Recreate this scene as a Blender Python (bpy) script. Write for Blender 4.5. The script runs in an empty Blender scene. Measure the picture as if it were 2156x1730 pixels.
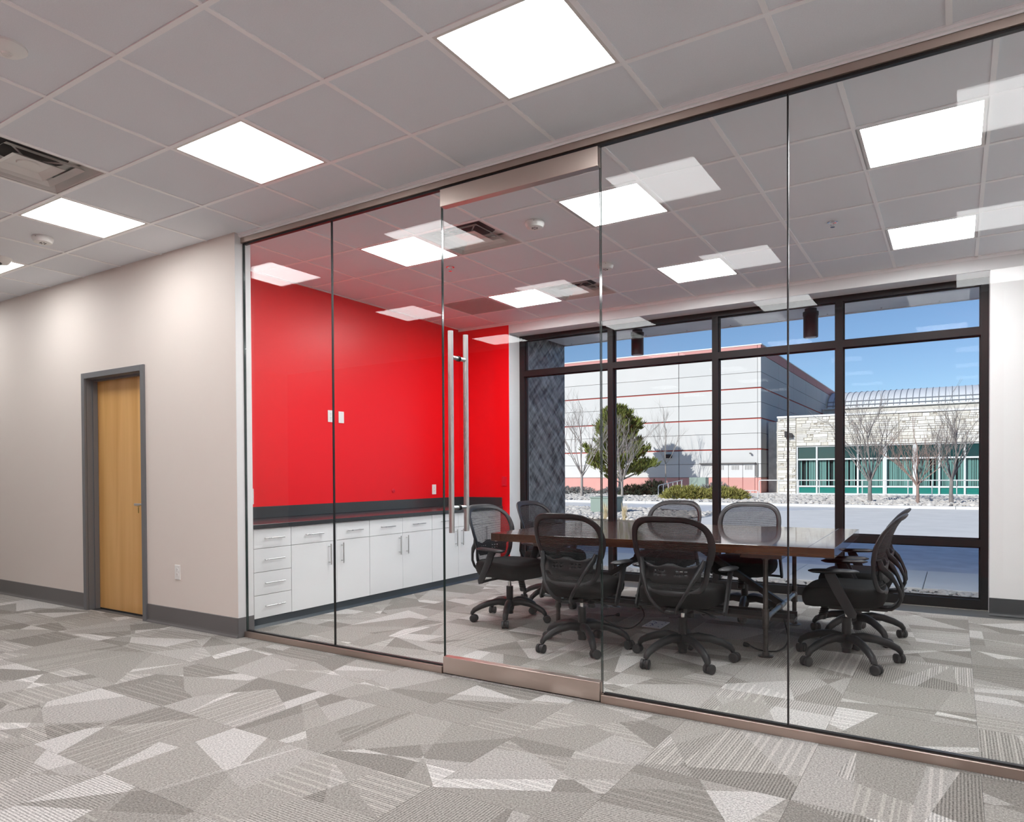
import bpy, bmesh, math, random
from mathutils import Vector, Matrix
import numpy as np
random.seed(7)
C = bpy.context.scene.collection
SC = bpy.context.scene
PI = math.pi

# ------------------------------------------------------------------ camera
yaw, pitch, roll = 0.5591, -0.0122, -0.0054
fw = Vector((-math.sin(yaw)*math.cos(pitch), math.cos(yaw)*math.cos(pitch), math.sin(pitch)))
rt = Vector((math.cos(yaw), math.sin(yaw), 0))
up = rt.cross(fw)
r2 = rt*math.cos(roll) + up*math.sin(roll)
u2 = -rt*math.sin(roll) + up*math.cos(roll)
cd = bpy.data.cameras.new('camera'); cam = bpy.data.objects.new('camera', cd); C.objects.link(cam)
cam.matrix_world = Matrix(((r2.x, u2.x, -fw.x, 0), (r2.y, u2.y, -fw.y, -3.3668),
                           (r2.z, u2.z, -fw.z, 1.2206), (0, 0, 0, 1)))
cd.sensor_fit = 'HORIZONTAL'; cd.sensor_width = 36
cd.lens = 1474.1/2156*36
cd.shift_x = -(1090.58-1078)/2156
cd.shift_y = (1015.79-865)/2156
cd.clip_start = 0.05; cd.clip_end = 500
SC.camera = cam

# ------------------------------------------------------------------ world, sun, exposure
SUN_EL, SUN_DIR = math.radians(26.5), Vector((0.38, 1.0, 0)).normalized()
w = bpy.data.worlds.new('sky'); SC.world = w; w.use_nodes = True
nt = w.node_tree; nt.nodes.clear()
sky = nt.nodes.new('ShaderNodeTexSky'); sky.sky_type = 'NISHITA'; sky.sun_disc = False
sky.sun_elevation = SUN_EL; sky.sun_rotation = math.atan2(-SUN_DIR.x, -SUN_DIR.y)
sky.altitude = 1600; sky.air_density = 1.0; sky.dust_density = 0.1; sky.ozone_density = 4.0
bg = nt.nodes.new('ShaderNodeBackground'); bg.inputs['Strength'].default_value = 0.098
wo = nt.nodes.new('ShaderNodeOutputWorld')
nt.links.new(sky.outputs[0], bg.inputs[0]); nt.links.new(bg.outputs[0], wo.inputs[0])
sd = bpy.data.lights.new('sun', 'SUN'); sd.energy = 3.6; sd.angle = 0.0095; sd.color = (1, .97, .92)
sun = bpy.data.objects.new('sun', sd); C.objects.link(sun)
dv = Vector((SUN_DIR.x*math.cos(SUN_EL), SUN_DIR.y*math.cos(SUN_EL), -math.sin(SUN_EL)))
sun.rotation_euler = dv.to_track_quat('-Z', 'Y').to_euler(); sun.location = (-4, -20, 14)
PANEL_L, MEET_L = 14.0, 29.0
SC.view_settings.view_transform = 'Standard'; SC.view_settings.look = 'None'
SC.view_settings.gamma = 1; SC.view_settings.use_curve_mapping = False
SC.view_settings.exposure = 0.2
cy = SC.cycles
cy.use_denoising = True; cy.max_bounces = 10; cy.diffuse_bounces = 4; cy.glossy_bounces = 4
cy.transparent_max_bounces = 24; cy.transmission_bounces = 6; cy.sample_clamp_indirect = 8
cy.caustics_reflective = False; cy.caustics_refractive = False

# ------------------------------------------------------------------ materials
def srgb(*c):
    return tuple((x/255/12.92 if x/255 <= .04045 else ((x/255+.055)/1.055)**2.4) for x in c)
def nodes(name):
    m = bpy.data.materials.new(name); m.use_nodes = True
    n = m.node_tree; return m, n, n.nodes['Principled BSDF']
def mat(name, col, rough=.5, metal=0, noise=0, nscale=30, bump=0, bscale=200, coat=0, spec=.5):
    m, n, b = nodes(name)
    b.inputs['Base Color'].default_value = (*col, 1); b.inputs['Roughness'].default_value = rough
    b.inputs['Metallic'].default_value = metal; b.inputs['Coat Weight'].default_value = coat
    b.inputs['Coat Roughness'].default_value = .06; b.inputs['Specular IOR Level'].default_value = spec
    tc = n.nodes.new('ShaderNodeTexCoord')
    if noise:
        t = n.nodes.new('ShaderNodeTexNoise'); t.inputs['Scale'].default_value = nscale; t.inputs['Detail'].default_value = 5
        n.links.new(tc.outputs['Object'], t.inputs['Vector'])
        r = n.nodes.new('ShaderNodeMapRange'); r.inputs[1].default_value = .25; r.inputs[2].default_value = .75
        r.inputs[3].default_value = 1-noise; r.inputs[4].default_value = 1+noise
        n.links.new(t.outputs['Fac'], r.inputs[0])
        mx = n.nodes.new('ShaderNodeVectorMath'); mx.operation = 'SCALE'; mx.inputs[0].default_value = col
        n.links.new(r.outputs[0], mx.inputs['Scale']); n.links.new(mx.outputs[0], b.inputs['Base Color'])
    if bump:
        t = n.nodes.new('ShaderNodeTexNoise'); t.inputs['Scale'].default_value = bscale
        n.links.new(tc.outputs['Object'], t.inputs['Vector'])
        bp = n.nodes.new('ShaderNodeBump'); bp.inputs['Strength'].default_value = bump; bp.inputs['Distance'].default_value = .002
        n.links.new(t.outputs['Fac'], bp.inputs['Height']); n.links.new(bp.outputs[0], b.inputs['Normal'])
    return m
def N(n, typ, **kw):
    x = n.nodes.new(typ)
    for k, v in kw.items(): setattr(x, k, v)
    return x
def math_(n, op, a, b=None, c=None):
    x = n.nodes.new('ShaderNodeMath'); x.operation = op
    for i, v in enumerate((a, b, c)):
        if v is None: continue
        if isinstance(v, (int, float)): x.inputs[i].default_value = v
        else: n.links.new(v, x.inputs[i])
    return x.outputs[0]
def emit(name, col, s):
    m = bpy.data.materials.new(name); m.use_nodes = True; n = m.node_tree; n.nodes.clear()
    e = n.nodes.new('ShaderNodeEmission'); e.inputs[0].default_value = (*col, 1); e.inputs[1].default_value = s
    o = n.nodes.new('ShaderNodeOutputMaterial'); n.links.new(e.outputs[0], o.inputs[0]); return m
def glass(name, tint=(.985, .992, .99), ri=1.29):
    m = bpy.data.materials.new(name); m.use_nodes = True; n = m.node_tree; n.nodes.clear()
    o = n.nodes.new('ShaderNodeOutputMaterial'); mix = n.nodes.new('ShaderNodeMixShader')
    tr = n.nodes.new('ShaderNodeBsdfTransparent'); tr.inputs[0].default_value = (*tint, 1)
    gl = n.nodes.new('ShaderNodeBsdfGlossy'); gl.inputs['Roughness'].default_value = 0.0
    g = n.nodes.new('ShaderNodeNewGeometry')
    ior = math_(n, 'SUBTRACT', ri, math_(n, 'MULTIPLY', g.outputs['Backfacing'], ri-1/ri))
    f = n.nodes.new('ShaderNodeFresnel'); n.links.new(ior, f.inputs['IOR'])
    n.links.new(f.outputs[0], mix.inputs[0]); n.links.new(tr.outputs[0], mix.inputs[1]); n.links.new(gl.outputs[0], mix.inputs[2])
    n.links.new(mix.outputs[0], o.inputs[0]); return m
def carpet():
    m, n, b = nodes('carpet'); L = n.links
    b.inputs['Roughness'].default_value = .95; b.inputs['Specular IOR Level'].default_value = .1
    tc = N(n, 'ShaderNodeTexCoord'); oi = N(n, 'ShaderNodeObjectInfo')
    off = N(n, 'ShaderNodeCombineXYZ')
    L.new(math_(n, 'MULTIPLY', oi.outputs['Random'], 91.7), off.inputs[0])
    L.new(math_(n, 'MULTIPLY', oi.outputs['Random'], 57.3), off.inputs[1])
    ad = N(n, 'ShaderNodeVectorMath', operation='ADD'); L.new(tc.outputs['Object'], ad.inputs[0]); L.new(off.outputs[0], ad.inputs[1])
    rnd_ = oi.outputs['Random']
    def wn(w):
        t = N(n, 'ShaderNodeTexWhiteNoise', noise_dimensions='1D'); L.new(w, t.inputs['W'])
        q = N(n, 'ShaderNodeSeparateColor'); L.new(t.outputs['Color'], q.inputs[0]); return q.outputs
    sx = N(n, 'ShaderNodeSeparateXYZ'); L.new(tc.outputs['Object'], sx.inputs[0])
    px, py = sx.outputs[0], sx.outputs[1]
    ident = math_(n, 'MULTIPLY', rnd_, 733.0)
    for k in range(5):
        h = wn(math_(n, 'ADD', math_(n, 'MULTIPLY', rnd_, 911.0), 17.3*k))
        base = (0.0, PI/2, .5, -.45, .1)[k]
        ang = math_(n, 'ADD', math_(n, 'MULTIPLY_ADD', h[0], 1.1, -.55), base)
        d = math_(n, 'MULTIPLY_ADD', h[1], .46, -.23)
        dot = math_(n, 'SUBTRACT', math_(n, 'MULTIPLY', py, math_(n, 'COSINE', ang)), math_(n, 'MULTIPLY', px, math_(n, 'SINE', ang)))
        ident = math_(n, 'ADD', ident, math_(n, 'MULTIPLY', math_(n, 'GREATER_THAN', dot, d), 13.7*(k+1)+.37*k*k))
    h = wn(ident)
    rm = N(n, 'ShaderNodeValToRGB'); rm.color_ramp.interpolation = 'CONSTANT'
    el = rm.color_ramp.elements
    el[0].position = 0; el[0].color = (*srgb(134, 130, 125), 1)
    el[1].position = .20; el[1].color = (*srgb(148, 144, 139), 1)
    for p, c in ((.42, (156, 152, 147)), (.66, (165, 161, 157)), (.86, (186, 183, 180))):
        e = el.new(p); e.color = (*srgb(*c), 1)
    L.new(h[0], rm.inputs[0])
    ribs = math_(n, 'SINE', math_(n, 'MULTIPLY', py, 2*PI/.0122))
    amt = math_(n, 'MULTIPLY', math_(n, 'GREATER_THAN', h[1], .52), .30)
    wide = math_(n, 'GREATER_THAN', math_(n, 'ADD', math_(n, 'SINE', math_(n, 'MULTIPLY', py, 2*PI/.047)), math_(n, 'SINE', math_(n, 'MULTIPLY', py, 2*PI/.029))), .6)
    amt2 = math_(n, 'MULTIPLY', math_(n, 'GREATER_THAN', h[2], .72), .26)
    nz = N(n, 'ShaderNodeTexNoise'); nz.inputs['Scale'].default_value = 120; nz.inputs['Detail'].default_value = 4; nz.inputs['Roughness'].default_value = .85
    L.new(ad.outputs[0], nz.inputs['Vector'])
    k = math_(n, 'ADD', math_(n, 'MULTIPLY_ADD', ribs, amt, 1.0), math_(n, 'MULTIPLY', wide, amt2))
    k = math_(n, 'ADD', k, math_(n, 'MULTIPLY', math_(n, 'SUBTRACT', nz.outputs['Fac'], .5), 3.4))
    mx = N(n, 'ShaderNodeVectorMath', operation='SCALE'); L.new(rm.outputs[0], mx.inputs[0]); L.new(k, mx.inputs['Scale'])
    L.new(mx.outputs[0], b.inputs['Base Color'])
    bp = N(n, 'ShaderNodeBump'); bp.inputs['Strength'].default_value = .35; bp.inputs['Distance'].default_value = .004
    L.new(nz.outputs['Fac'], bp.inputs['Height']); L.new(bp.outputs[0], b.inputs['Normal'])
    return m
def wood(name, c1, c2, axis, rough=.35, coat=0, sc=7.0, var=False):
    m, n, b = nodes(name); L = n.links
    tc = N(n, 'ShaderNodeTexCoord'); mp = N(n, 'ShaderNodeMapping')
    s = [sc, sc, sc]; s[axis] = sc*.06; mp.inputs['Scale'].default_value = s
    L.new(tc.outputs['Object'], mp.inputs[0])
    t = N(n, 'ShaderNodeTexNoise'); t.inputs['Scale'].default_value = 1.3; t.inputs['Detail'].default_value = 7; t.inputs['Distortion'].default_value = .6
    vec = mp.outputs[0]
    if var:
        oi = N(n, 'ShaderNodeObjectInfo'); ad = N(n, 'ShaderNodeVectorMath', operation='ADD')
        cb = N(n, 'ShaderNodeCombineXYZ'); L.new(math_(n, 'MULTIPLY', oi.outputs['Random'], 40), cb.inputs[0])
        L.new(math_(n, 'MULTIPLY', oi.outputs['Random'], 23), cb.inputs[1]); L.new(cb.outputs[0], ad.inputs[1]); L.new(vec, ad.inputs[0]); vec = ad.outputs[0]
    L.new(vec, t.inputs['Vector'])
    r = N(n, 'ShaderNodeValToRGB'); r.color_ramp.elements[0].position = .34; r.color_ramp.elements[1].position = .66
    r.color_ramp.elements[0].color = (*c1, 1); r.color_ramp.elements[1].color = (*c2, 1)
    L.new(t.outputs['Fac'], r.inputs[0]); L.new(r.outputs[0], b.inputs['Base Color'])
    b.inputs['Roughness'].default_value = rough; b.inputs['Coat Weight'].default_value = coat; b.inputs['Coat Roughness'].default_value = .05; b.inputs['Coat IOR'].default_value = 1.75
    return m
def mesh_fabric():
    m = bpy.data.materials.new('mesh_fabric'); m.use_nodes = True; n = m.node_tree; b = n.nodes['Principled BSDF']
    b.inputs['Base Color'].default_value = (.012, .012, .014, 1); b.inputs['Roughness'].default_value = .8
    tc = N(n, 'ShaderNodeTexCoord'); s = N(n, 'ShaderNodeSeparateXYZ'); n.links.new(tc.outputs['Object'], s.inputs[0])
    z = math_(n, 'SINE', math_(n, 'MULTIPLY', s.outputs[2], 2*PI/.0085))
    f = math_(n, 'MULTIPLY_ADD', math_(n, 'GREATER_THAN', z, .15), .38, .52)
    tr = n.nodes.new('ShaderNodeBsdfTransparent'); mix = n.nodes.new('ShaderNodeMixShader')
    n.links.new(f, mix.inputs[0]); n.links.new(tr.outputs[0], mix.inputs[1]); n.links.new(b.outputs[0], mix.inputs[2])
    n.links.new(mix.outputs[0], n.nodes['Material Output'].inputs[0]); return m
def brushed(name, col, rough, axis_scale):
    m, n, b = nodes(name); L = n.links
    b.inputs['Base Color'].default_value = (*col, 1); b.inputs['Metallic'].default_value = 1
    tc = N(n, 'ShaderNodeTexCoord'); mp = N(n, 'ShaderNodeMapping'); mp.inputs['Scale'].default_value = axis_scale
    L.new(tc.outputs['Object'], mp.inputs[0]); t = N(n, 'ShaderNodeTexNoise'); t.inputs['Scale'].default_value = 1; t.inputs['Detail'].default_value = 4
    L.new(mp.outputs[0], t.inputs['Vector'])
    L.new(math_(n, 'MULTIPLY_ADD', t.outputs['Fac'], .22, rough-.11), b.inputs['Roughness'])
    return m
def random_tone(name, c1, c2, rough=.85, noise=.12, nscale=12, bump=0):
    m = mat(name, c1, rough, noise=noise, nscale=nscale, bump=bump, bscale=40); n = m.node_tree; b = n.nodes['Principled BSDF']; L = n.links
    src = b.inputs['Base Color'].links[0].from_node
    oi = N(n, 'ShaderNodeObjectInfo'); mx = N(n, 'ShaderNodeMix', data_type='RGBA'); mx.inputs['A'].default_value = (*c1, 1); mx.inputs['B'].default_value = (*c2, 1)
    L.new(oi.outputs['Random'], mx.inputs['Factor']); L.new(mx.outputs['Result'], src.inputs[0]); return m
def swirl_metal():
    m, n, b = nodes('swirl_metal'); L = n.links
    b.inputs['Metallic'].default_value = .55
    tc = N(n, 'ShaderNodeTexCoord')
    hs = []
    for ang in (.85, -.85):
        m0 = N(n, 'ShaderNodeMapping'); m0.inputs['Rotation'].default_value = (ang, 0, 0); L.new(tc.outputs['Object'], m0.inputs[0])
        mp = N(n, 'ShaderNodeMapping'); mp.inputs['Scale'].default_value = (1, 11, 2.6); L.new(m0.outputs[0], mp.inputs[0])
        t = N(n, 'ShaderNodeTexNoise'); t.inputs['Scale'].default_value = 1.6; t.inputs['Detail'].default_value = 3; L.new(mp.outputs[0], t.inputs['Vector']); hs.append(t.outputs['Fac'])
    h = math_(n, 'ADD', hs[0], hs[1])
    r = N(n, 'ShaderNodeValToRGB'); r.color_ramp.elements[0].position = .36; r.color_ramp.elements[1].position = .7
    r.color_ramp.elements[0].color = (.03, .03, .031, 1); r.color_ramp.elements[1].color = (.34, .335, .33, 1)
    L.new(math_(n, 'MULTIPLY', h, .5), r.inputs[0]); L.new(r.outputs[0], b.inputs['Base Color'])
    b.inputs['Roughness'].default_value = .42
    bp = N(n, 'ShaderNodeBump'); bp.inputs['Strength'].default_value = .6; bp.inputs['Distance'].default_value = .02
    L.new(h, bp.inputs['Height']); L.new(bp.outputs[0], b.inputs['Normal']); return m

M_ = dict(
    carpet=carpet(), tile=mat('ceiling_tile', srgb(236, 239, 244), .9, noise=.03, nscale=180, bump=.3, bscale=500, spec=.1),
    bar=mat('ceiling_bar', srgb(253, 253, 254), .4), panel=emit('light_panel', (.985, .99, .99), PANEL_L), panel_m=emit('meeting_light_panel', (.975, .99, 1), MEET_L),
    lampwhite=mat('white_enamel', srgb(225, 222, 218), .35),
    beige=mat('beige_paint', srgb(231, 222, 214), .6, bump=.12, bscale=420), white=mat('white_paint', srgb(232, 231, 230), .6, bump=.1, bscale=420),
    redf=mat('dull_red_paint', (.30, .010, .014), .6), greyblue=mat('grey_blue_paint', (.10, .10, .15), .6), red=mat('red_paint', (.86, .0035, .009), .38, bump=.1, bscale=420), soff=mat('soffit_paint', srgb(228, 228, 228), .6),
    rubber=mat('grey_rubber', srgb(108, 106, 106), .45), rubber_dark=mat('dark_rubber', srgb(62, 64, 66), .45),
    frame_grey=mat('grey_frame_paint', srgb(112, 113, 116), .4),
    maple=wood('maple', srgb(214, 160, 88), srgb(232, 184, 116), 2, .32, .2, 5.5),
    steel=brushed('brushed_steel', (.64, .54, .48), .36, (3, 3, 260)), steel_v=brushed('bronze_steel_red_sheen', (.54, .44, .385), .4, (240, 3, 3)),  # both steels warmed in base colour to suggest the red wall's reflection
    satin=brushed('satin_steel', (.66, .66, .65), .3, (60, 60, 3)), chrome=mat('chrome', (.8, .8, .8), .12, 1),
    glass=glass('clear_glass'), glass_edge=mat('glass_edge', (.03, .045, .042), .12), wglass=glass('window_glass', (.988, .992, .994), 1.11),
    joint=mat('silicone', (.012, .012, .013), .4), black=mat('black_anodised', (.009, .0085, .009), .5, spec=.25),
    cab=mat('white_laminate', srgb(238, 238, 238), .28), cab_in=mat('cabinet_edge', srgb(70, 70, 70), .6),
    counter=mat('charcoal_counter', (.045, .047, .05), .22, noise=.25, nscale=220), toe=mat('toe_rubber', (.028, .042, .055), .35),
    plastic=mat('white_plastic', srgb(238, 237, 234), .35), slot=mat('dark_slot', (.03, .03, .03), .6), redplate=mat('red_plate', (.68, .012, .03), .35),
    table=wood('dark_table_wood', (.032, .013, .006), (.10, .04, .016), 0, .25, 1.0, 8, True), pipe=mat('iron_pipe', (.11, .10, .095), .42, .85, noise=.3, nscale=25),
    pipe_l=mat('galvanised_pipe', (.42, .43, .43), .38, .9, noise=.2, nscale=20), brace=mat('black_steel', (.02, .02, .022), .45, .4), beam=mat('grey_beam', (.10, .10, .10), .5),
    chair=mat('chair_plastic', (.016, .016, .018), .42, spec=.4), seat=mat('chair_fabric', (.006, .006, .006), .8, bump=.3, bscale=700, spec=.2), meshf=mesh_fabric(),
    wheel=mat('caster_wheel', (.025, .025, .027), .5), cord=mat('cord_rubber', (.01, .01, .011), .5), gold=mat('brass_key', (.55, .4, .12), .3, 1),
    smoked=mat('smoked_dome', (.02, .018, .016), .06),
    # outdoors
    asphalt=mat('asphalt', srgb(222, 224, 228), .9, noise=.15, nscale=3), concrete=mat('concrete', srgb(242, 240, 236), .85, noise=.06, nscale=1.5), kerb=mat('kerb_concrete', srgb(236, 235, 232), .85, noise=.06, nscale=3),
    soil=mat('gravel_soil', srgb(92, 86, 80), .95, noise=.25, nscale=6), rock=mat('gravel_rock', srgb(216, 210, 202), .9, noise=.3, nscale=5),
    canopy=mat('canopy_steel', (.85, .85, .855), .6, .0, noise=.12, nscale=2.5), swirl=swirl_metal(),
    lampblack=mat('lamp_housing', (.018, .018, .02), .5), lens=mat('lamp_lens', (.75, .75, .72), .25),
    panelw=random_tone('facade_panel', srgb(208, 208, 207), srgb(214, 213, 211), .8, .02, 1), facred=mat('facade_red', srgb(208, 150, 145), .8), facredd=mat('facade_red_band', srgb(214, 158, 150), .8, noise=.05, nscale=2), stripe=mat('red_stripe', srgb(186, 84, 74), .8),
    backing=mat('joint_grey', srgb(128, 126, 124), .9), coping=mat('coping_white', srgb(228, 228, 228), .5),
    stone=random_tone('ledge_stone', srgb(214, 208, 196), srgb(236, 234, 229), .9, .14, 9), mortar=mat('stone_mortar', srgb(170, 163, 152), .95),
    fstone=mat('far_stone', srgb(220, 216, 208), .9, noise=.2, nscale=3), teal=mat('teal_glass', (.012, .20, .165), .08, .0, spec=.9), teald=mat('dark_teal_glass', (.012, .055, .055), .06, spec=.9),
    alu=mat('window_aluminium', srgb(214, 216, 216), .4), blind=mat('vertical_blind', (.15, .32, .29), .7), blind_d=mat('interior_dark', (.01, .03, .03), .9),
    roofm=mat('standing_seam_metal', srgb(226, 230, 234), .4), seam=mat('seam_rib', srgb(150, 155, 160), .5),
    railw=mat('white_railing', srgb(232, 232, 230), .5), doorw=mat('steel_door_white', srgb(212, 212, 212), .6), doorp=mat('steel_door_pink', srgb(205, 150, 142), .6),
    ubox=mat('sage_green_paint', srgb(148, 164, 154), .6), bark=mat('grey_bark', srgb(140, 134, 130), .9, noise=.2, nscale=4), barkr=mat('reddish_bark', srgb(160, 136, 126), .9, noise=.2, nscale=4), barkl=mat('pale_bark', srgb(165, 158, 152), .9),
    pine=random_tone('pine_needles', srgb(104, 116, 56), srgb(132, 138, 62), .8, .35, 2.2), pined=mat('dark_shrub', srgb(58, 64, 46), .85, noise=.35, nscale=3), juni=mat('juniper', srgb(158, 154, 84), .85, noise=.3, nscale=2.5), grass=mat('dry_grass', srgb(206, 188, 150), .9), greyshrub=mat('grey_shrub', srgb(150, 150, 146), .9, noise=.3, nscale=5),
    roofdark=mat('roof_membrane', srgb(120, 120, 120), .9), inkblue=mat('blue_ink', srgb(60, 80, 140), .6), paper=mat('white_cover', srgb(232, 234, 240), .4),
)

# ------------------------------------------------------------------ mesh helper
class M:
    def __init__(s): s.v = []; s.f = []; s.flat = []
    def add(s, v, f):
        o = len(s.v); s.v += [tuple(p) for p in v]; s.f += [tuple(i+o for i in q) for q in f]; return s
    def box(s, x0, x1, y0, y1, z0, z1, bev=0):
        if x0 > x1: x0, x1 = x1, x0
        if y0 > y1: y0, y1 = y1, y0
        if z0 > z1: z0, z1 = z1, z0
        if bev <= 0:
            return s.add([(x, y, z) for x in (x0, x1) for y in (y0, y1) for z in (z0, z1)],
                         [(0, 1, 3, 2), (4, 6, 7, 5), (0, 4, 5, 1), (2, 3, 7, 6), (0, 2, 6, 4), (1, 5, 7, 3)])
        bm = bmesh.new(); bmesh.ops.create_cube(bm, size=1)
        for q in bm.verts: q.co = Vector(((x0+x1)/2+q.co.x*(x1-x0), (y0+y1)/2+q.co.y*(y1-y0), (z0+z1)/2+q.co.z*(z1-z0)))
        bmesh.ops.bevel(bm, geom=bm.edges[:], offset=bev, segments=2, affect='EDGES', profile=.5)
        bm.verts.index_update(); n0 = len(s.f); s.add([q.co for q in bm.verts], [[q.index for q in f.verts] for f in bm.faces]); s.flat += range(n0, len(s.f)); bm.free(); return s
    def tube(s, pts, r, n=8, cap=True, sq=None):
        pts = [Vector(p) for p in pts]; k = len(pts); r = r if isinstance(r, (list, tuple)) else [r]*k
        ref = None; rings = []
        for i, p in enumerate(pts):
            t = (pts[min(i+1, k-1)]-pts[max(i-1, 0)])
            t = t.normalized() if t.length > 1e-9 else Vector((0, 0, 1))
            if ref is None: ref = Vector((0, 0, 1)) if abs(t.z) < .9 else Vector((1, 0, 0))
            a = (ref - t*ref.dot(t)); a = a.normalized() if a.length > 1e-6 else t.orthogonal().normalized()
            b = t.cross(a); ref = a
            ra, rb = (r[i], r[i]) if not isinstance(r[i], (tuple, list)) else r[i]
            rings.append([p + a*ra*math.cos(2*PI*j/n) + b*rb*math.sin(2*PI*j/n) for j in range(n)])
        v = [q for g in rings for q in g]; f = []
        for i in range(k-1):
            for j in range(n):
                f.append((i*n+j, i*n+(j+1) % n, (i+1)*n+(j+1) % n, (i+1)*n+j))
        if cap: f += [tuple(range(n))[::-1], tuple((k-1)*n+j for j in range(n))]
        return s.add(v, f)
    def cyl(s, x, y, z0, z1, r, n=16, r1=None):
        return s.tube([(x, y, z0), (x, y, z1)], [r, r if r1 is None else r1], n)
    def lathe(s, prof, n=20, c=(0, 0, 0), flip=1):
        k = len(prof); v = [(c[0]+r*math.cos(2*PI*j/n), c[1]+r*math.sin(2*PI*j/n), c[2]+flip*z) for r, z in prof for j in range(n)]
        f = [(i*n+j, i*n+(j+1) % n, (i+1)*n+(j+1) % n, (i+1)*n+j) for i in range(k-1) for j in range(n)]
        f += [tuple(range(n))[::-1], tuple((k-1)*n+j for j in range(n))]
        return s.add(v, f)
    def grid(s, fn, nu, nv, closed=False):
        v = [fn(i/(nu-1), j/(nv-1)) for i in range(nu) for j in range(nv)]
        return s.add(v, [(i*nv+j, (i+1)*nv+j, (i+1)*nv+j+1, i*nv+j+1) for i in range(nu-1) for j in range(nv-1)])
    def loft(s, rings, cap=True):
        n = len(rings[0]); k = len(rings); v = [p for g in rings for p in g]
        f = [(i*n+j, i*n+(j+1) % n, (i+1)*n+(j+1) % n, (i+1)*n+j) for i in range(k-1) for j in range(n)]
        if cap: f += [tuple(range(n))[::-1], tuple((k-1)*n+j for j in range(n))]
        return s.add(v, f)
    def prism(s, poly, a, b, axis=1):
        n = len(poly)
        def P(p, t): return (p[0], t, p[1]) if axis == 1 else ((t, p[0], p[1]) if axis == 0 else (p[0], p[1], t))
        v = [P(p, a) for p in poly] + [P(p, b) for p in poly]
        return s.add(v, [tuple(range(n)), tuple(range(2*n-1, n-1, -1))] + [(i, i+n, (i+1) % n+n, (i+1) % n) for i in range(n)])
    def mesh(s, name, m, smooth=True):
        me = bpy.data.meshes.new(name); me.from_pydata(s.v, [], s.f); me.materials.append(M_[m] if isinstance(m, str) else m)
        bm = bmesh.new(); bm.from_mesh(me); bmesh.ops.recalc_face_normals(bm, faces=bm.faces[:]); bm.to_mesh(me); bm.free()
        if smooth:
            me.shade_smooth(); me.set_sharp_from_angle(angle=math.radians(38))
            for k in s.flat: me.polygons[k].use_smooth = False
        return me
    def build(s, name, m, parent=None, loc=None, smooth=True):
        return link(name, s.mesh(name, m, smooth), parent, loc)
def link(name, me, parent=None, loc=None, rz=0):
    o = bpy.data.objects.new(name, me); C.objects.link(o)
    if parent: o.parent = parent
    if loc: o.location = loc
    if rz: o.rotation_euler = (0, 0, rz)
    return o
def tag(o, label, cat, group=None, kind=None):
    o['label'] = label; o['category'] = cat
    if group: o['group'] = group
    if kind: o['kind'] = kind
    return o
def thing(name, label, cat, loc=(0, 0, 0), rz=0, group=None, kind=None):
    return tag(link(name, None, None, loc, rz), label, cat, group, kind)
def struct(name, label, cat, loc=(0, 0, 0)): return thing(name, label, cat, loc, kind='structure')
def B(*a, **k): return M().box(*a, **k)
def dup(o, parent=None):
    c = o.copy(); C.objects.link(c)
    if parent: c.parent = parent
    for ch in o.children: dup(ch, c)
    return c

# ================================================================== THE ROOMS
T = .6096
FX, FY = -3.0752, -1.6972          # grid of the front ceiling
GX, GY = -1.0763, .1639            # grid of the meeting-room ceiling
H = 3.05; HF, HM = 3.035, 3.056       # office ceiling, meeting-room ceiling
GP = .040                          # plane of the glass partition
XL, XR, YF = -10.2, 2.0, -5.05     # front room
RX, RR, YB = -5.356, 1.9, 3.79     # meeting room
WX = -4.568                        # end face of the beige wall
YW = 4.03                          # window plane

# ---- floor with single carpet tiles
fl = struct('floor', 'grey patterned carpet-tile floor running through both rooms', 'floor')
B(XL, XR, YF, 4.14, -.3, -.004).build('floor_slab', 'beam', fl, smooth=False)
tm = B(-T/2+.0006, T/2-.0006, -T/2+.0006, T/2-.0006, -.004, 0).mesh('carpet_tile', 'carpet', False)
tx0, ty0 = -.522, -.017
for i in range(-17, 5):
    for j in range(-9, 7):
        cx, cyy = tx0+(i+.5)*T, ty0+(j+.5)*T
        if cx-T/2 < XL or cx+T/2 > XR+.2: continue
        if cyy-T/2 < -2.7-T and cx > -12: continue
        if cyy < 0 and cyy+T/2 < -2.0 and cx > .6: continue
        if cyy > 0 and cx-T/2 < RX-.3: continue
        if cyy-T/2 > 3.5 and cx > .3: pass
        x0, x1, y0, y1 = cx-T/2, cx+T/2, cyy-T/2, cyy+T/2
        if y1 > 4.14: continue
        o = link('carpet_tile', tm, fl, (cx, cyy, 0)); o.rotation_euler = (0, 0, random.choice((0, 0, 1, 2, 2, 3))*PI/2)
# outer strips of the same carpet, out of sight
for (a, b, c, d) in ((XL, XR, YF, -3.06), (XL, XL+.45, -3.0, .0), (RX, RR, ty0+6*T+T+.001, 4.0)):
    B(a, b, c, d, -.004, -.001).build('carpet_strip', 'carpet', fl, smooth=False)

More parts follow.
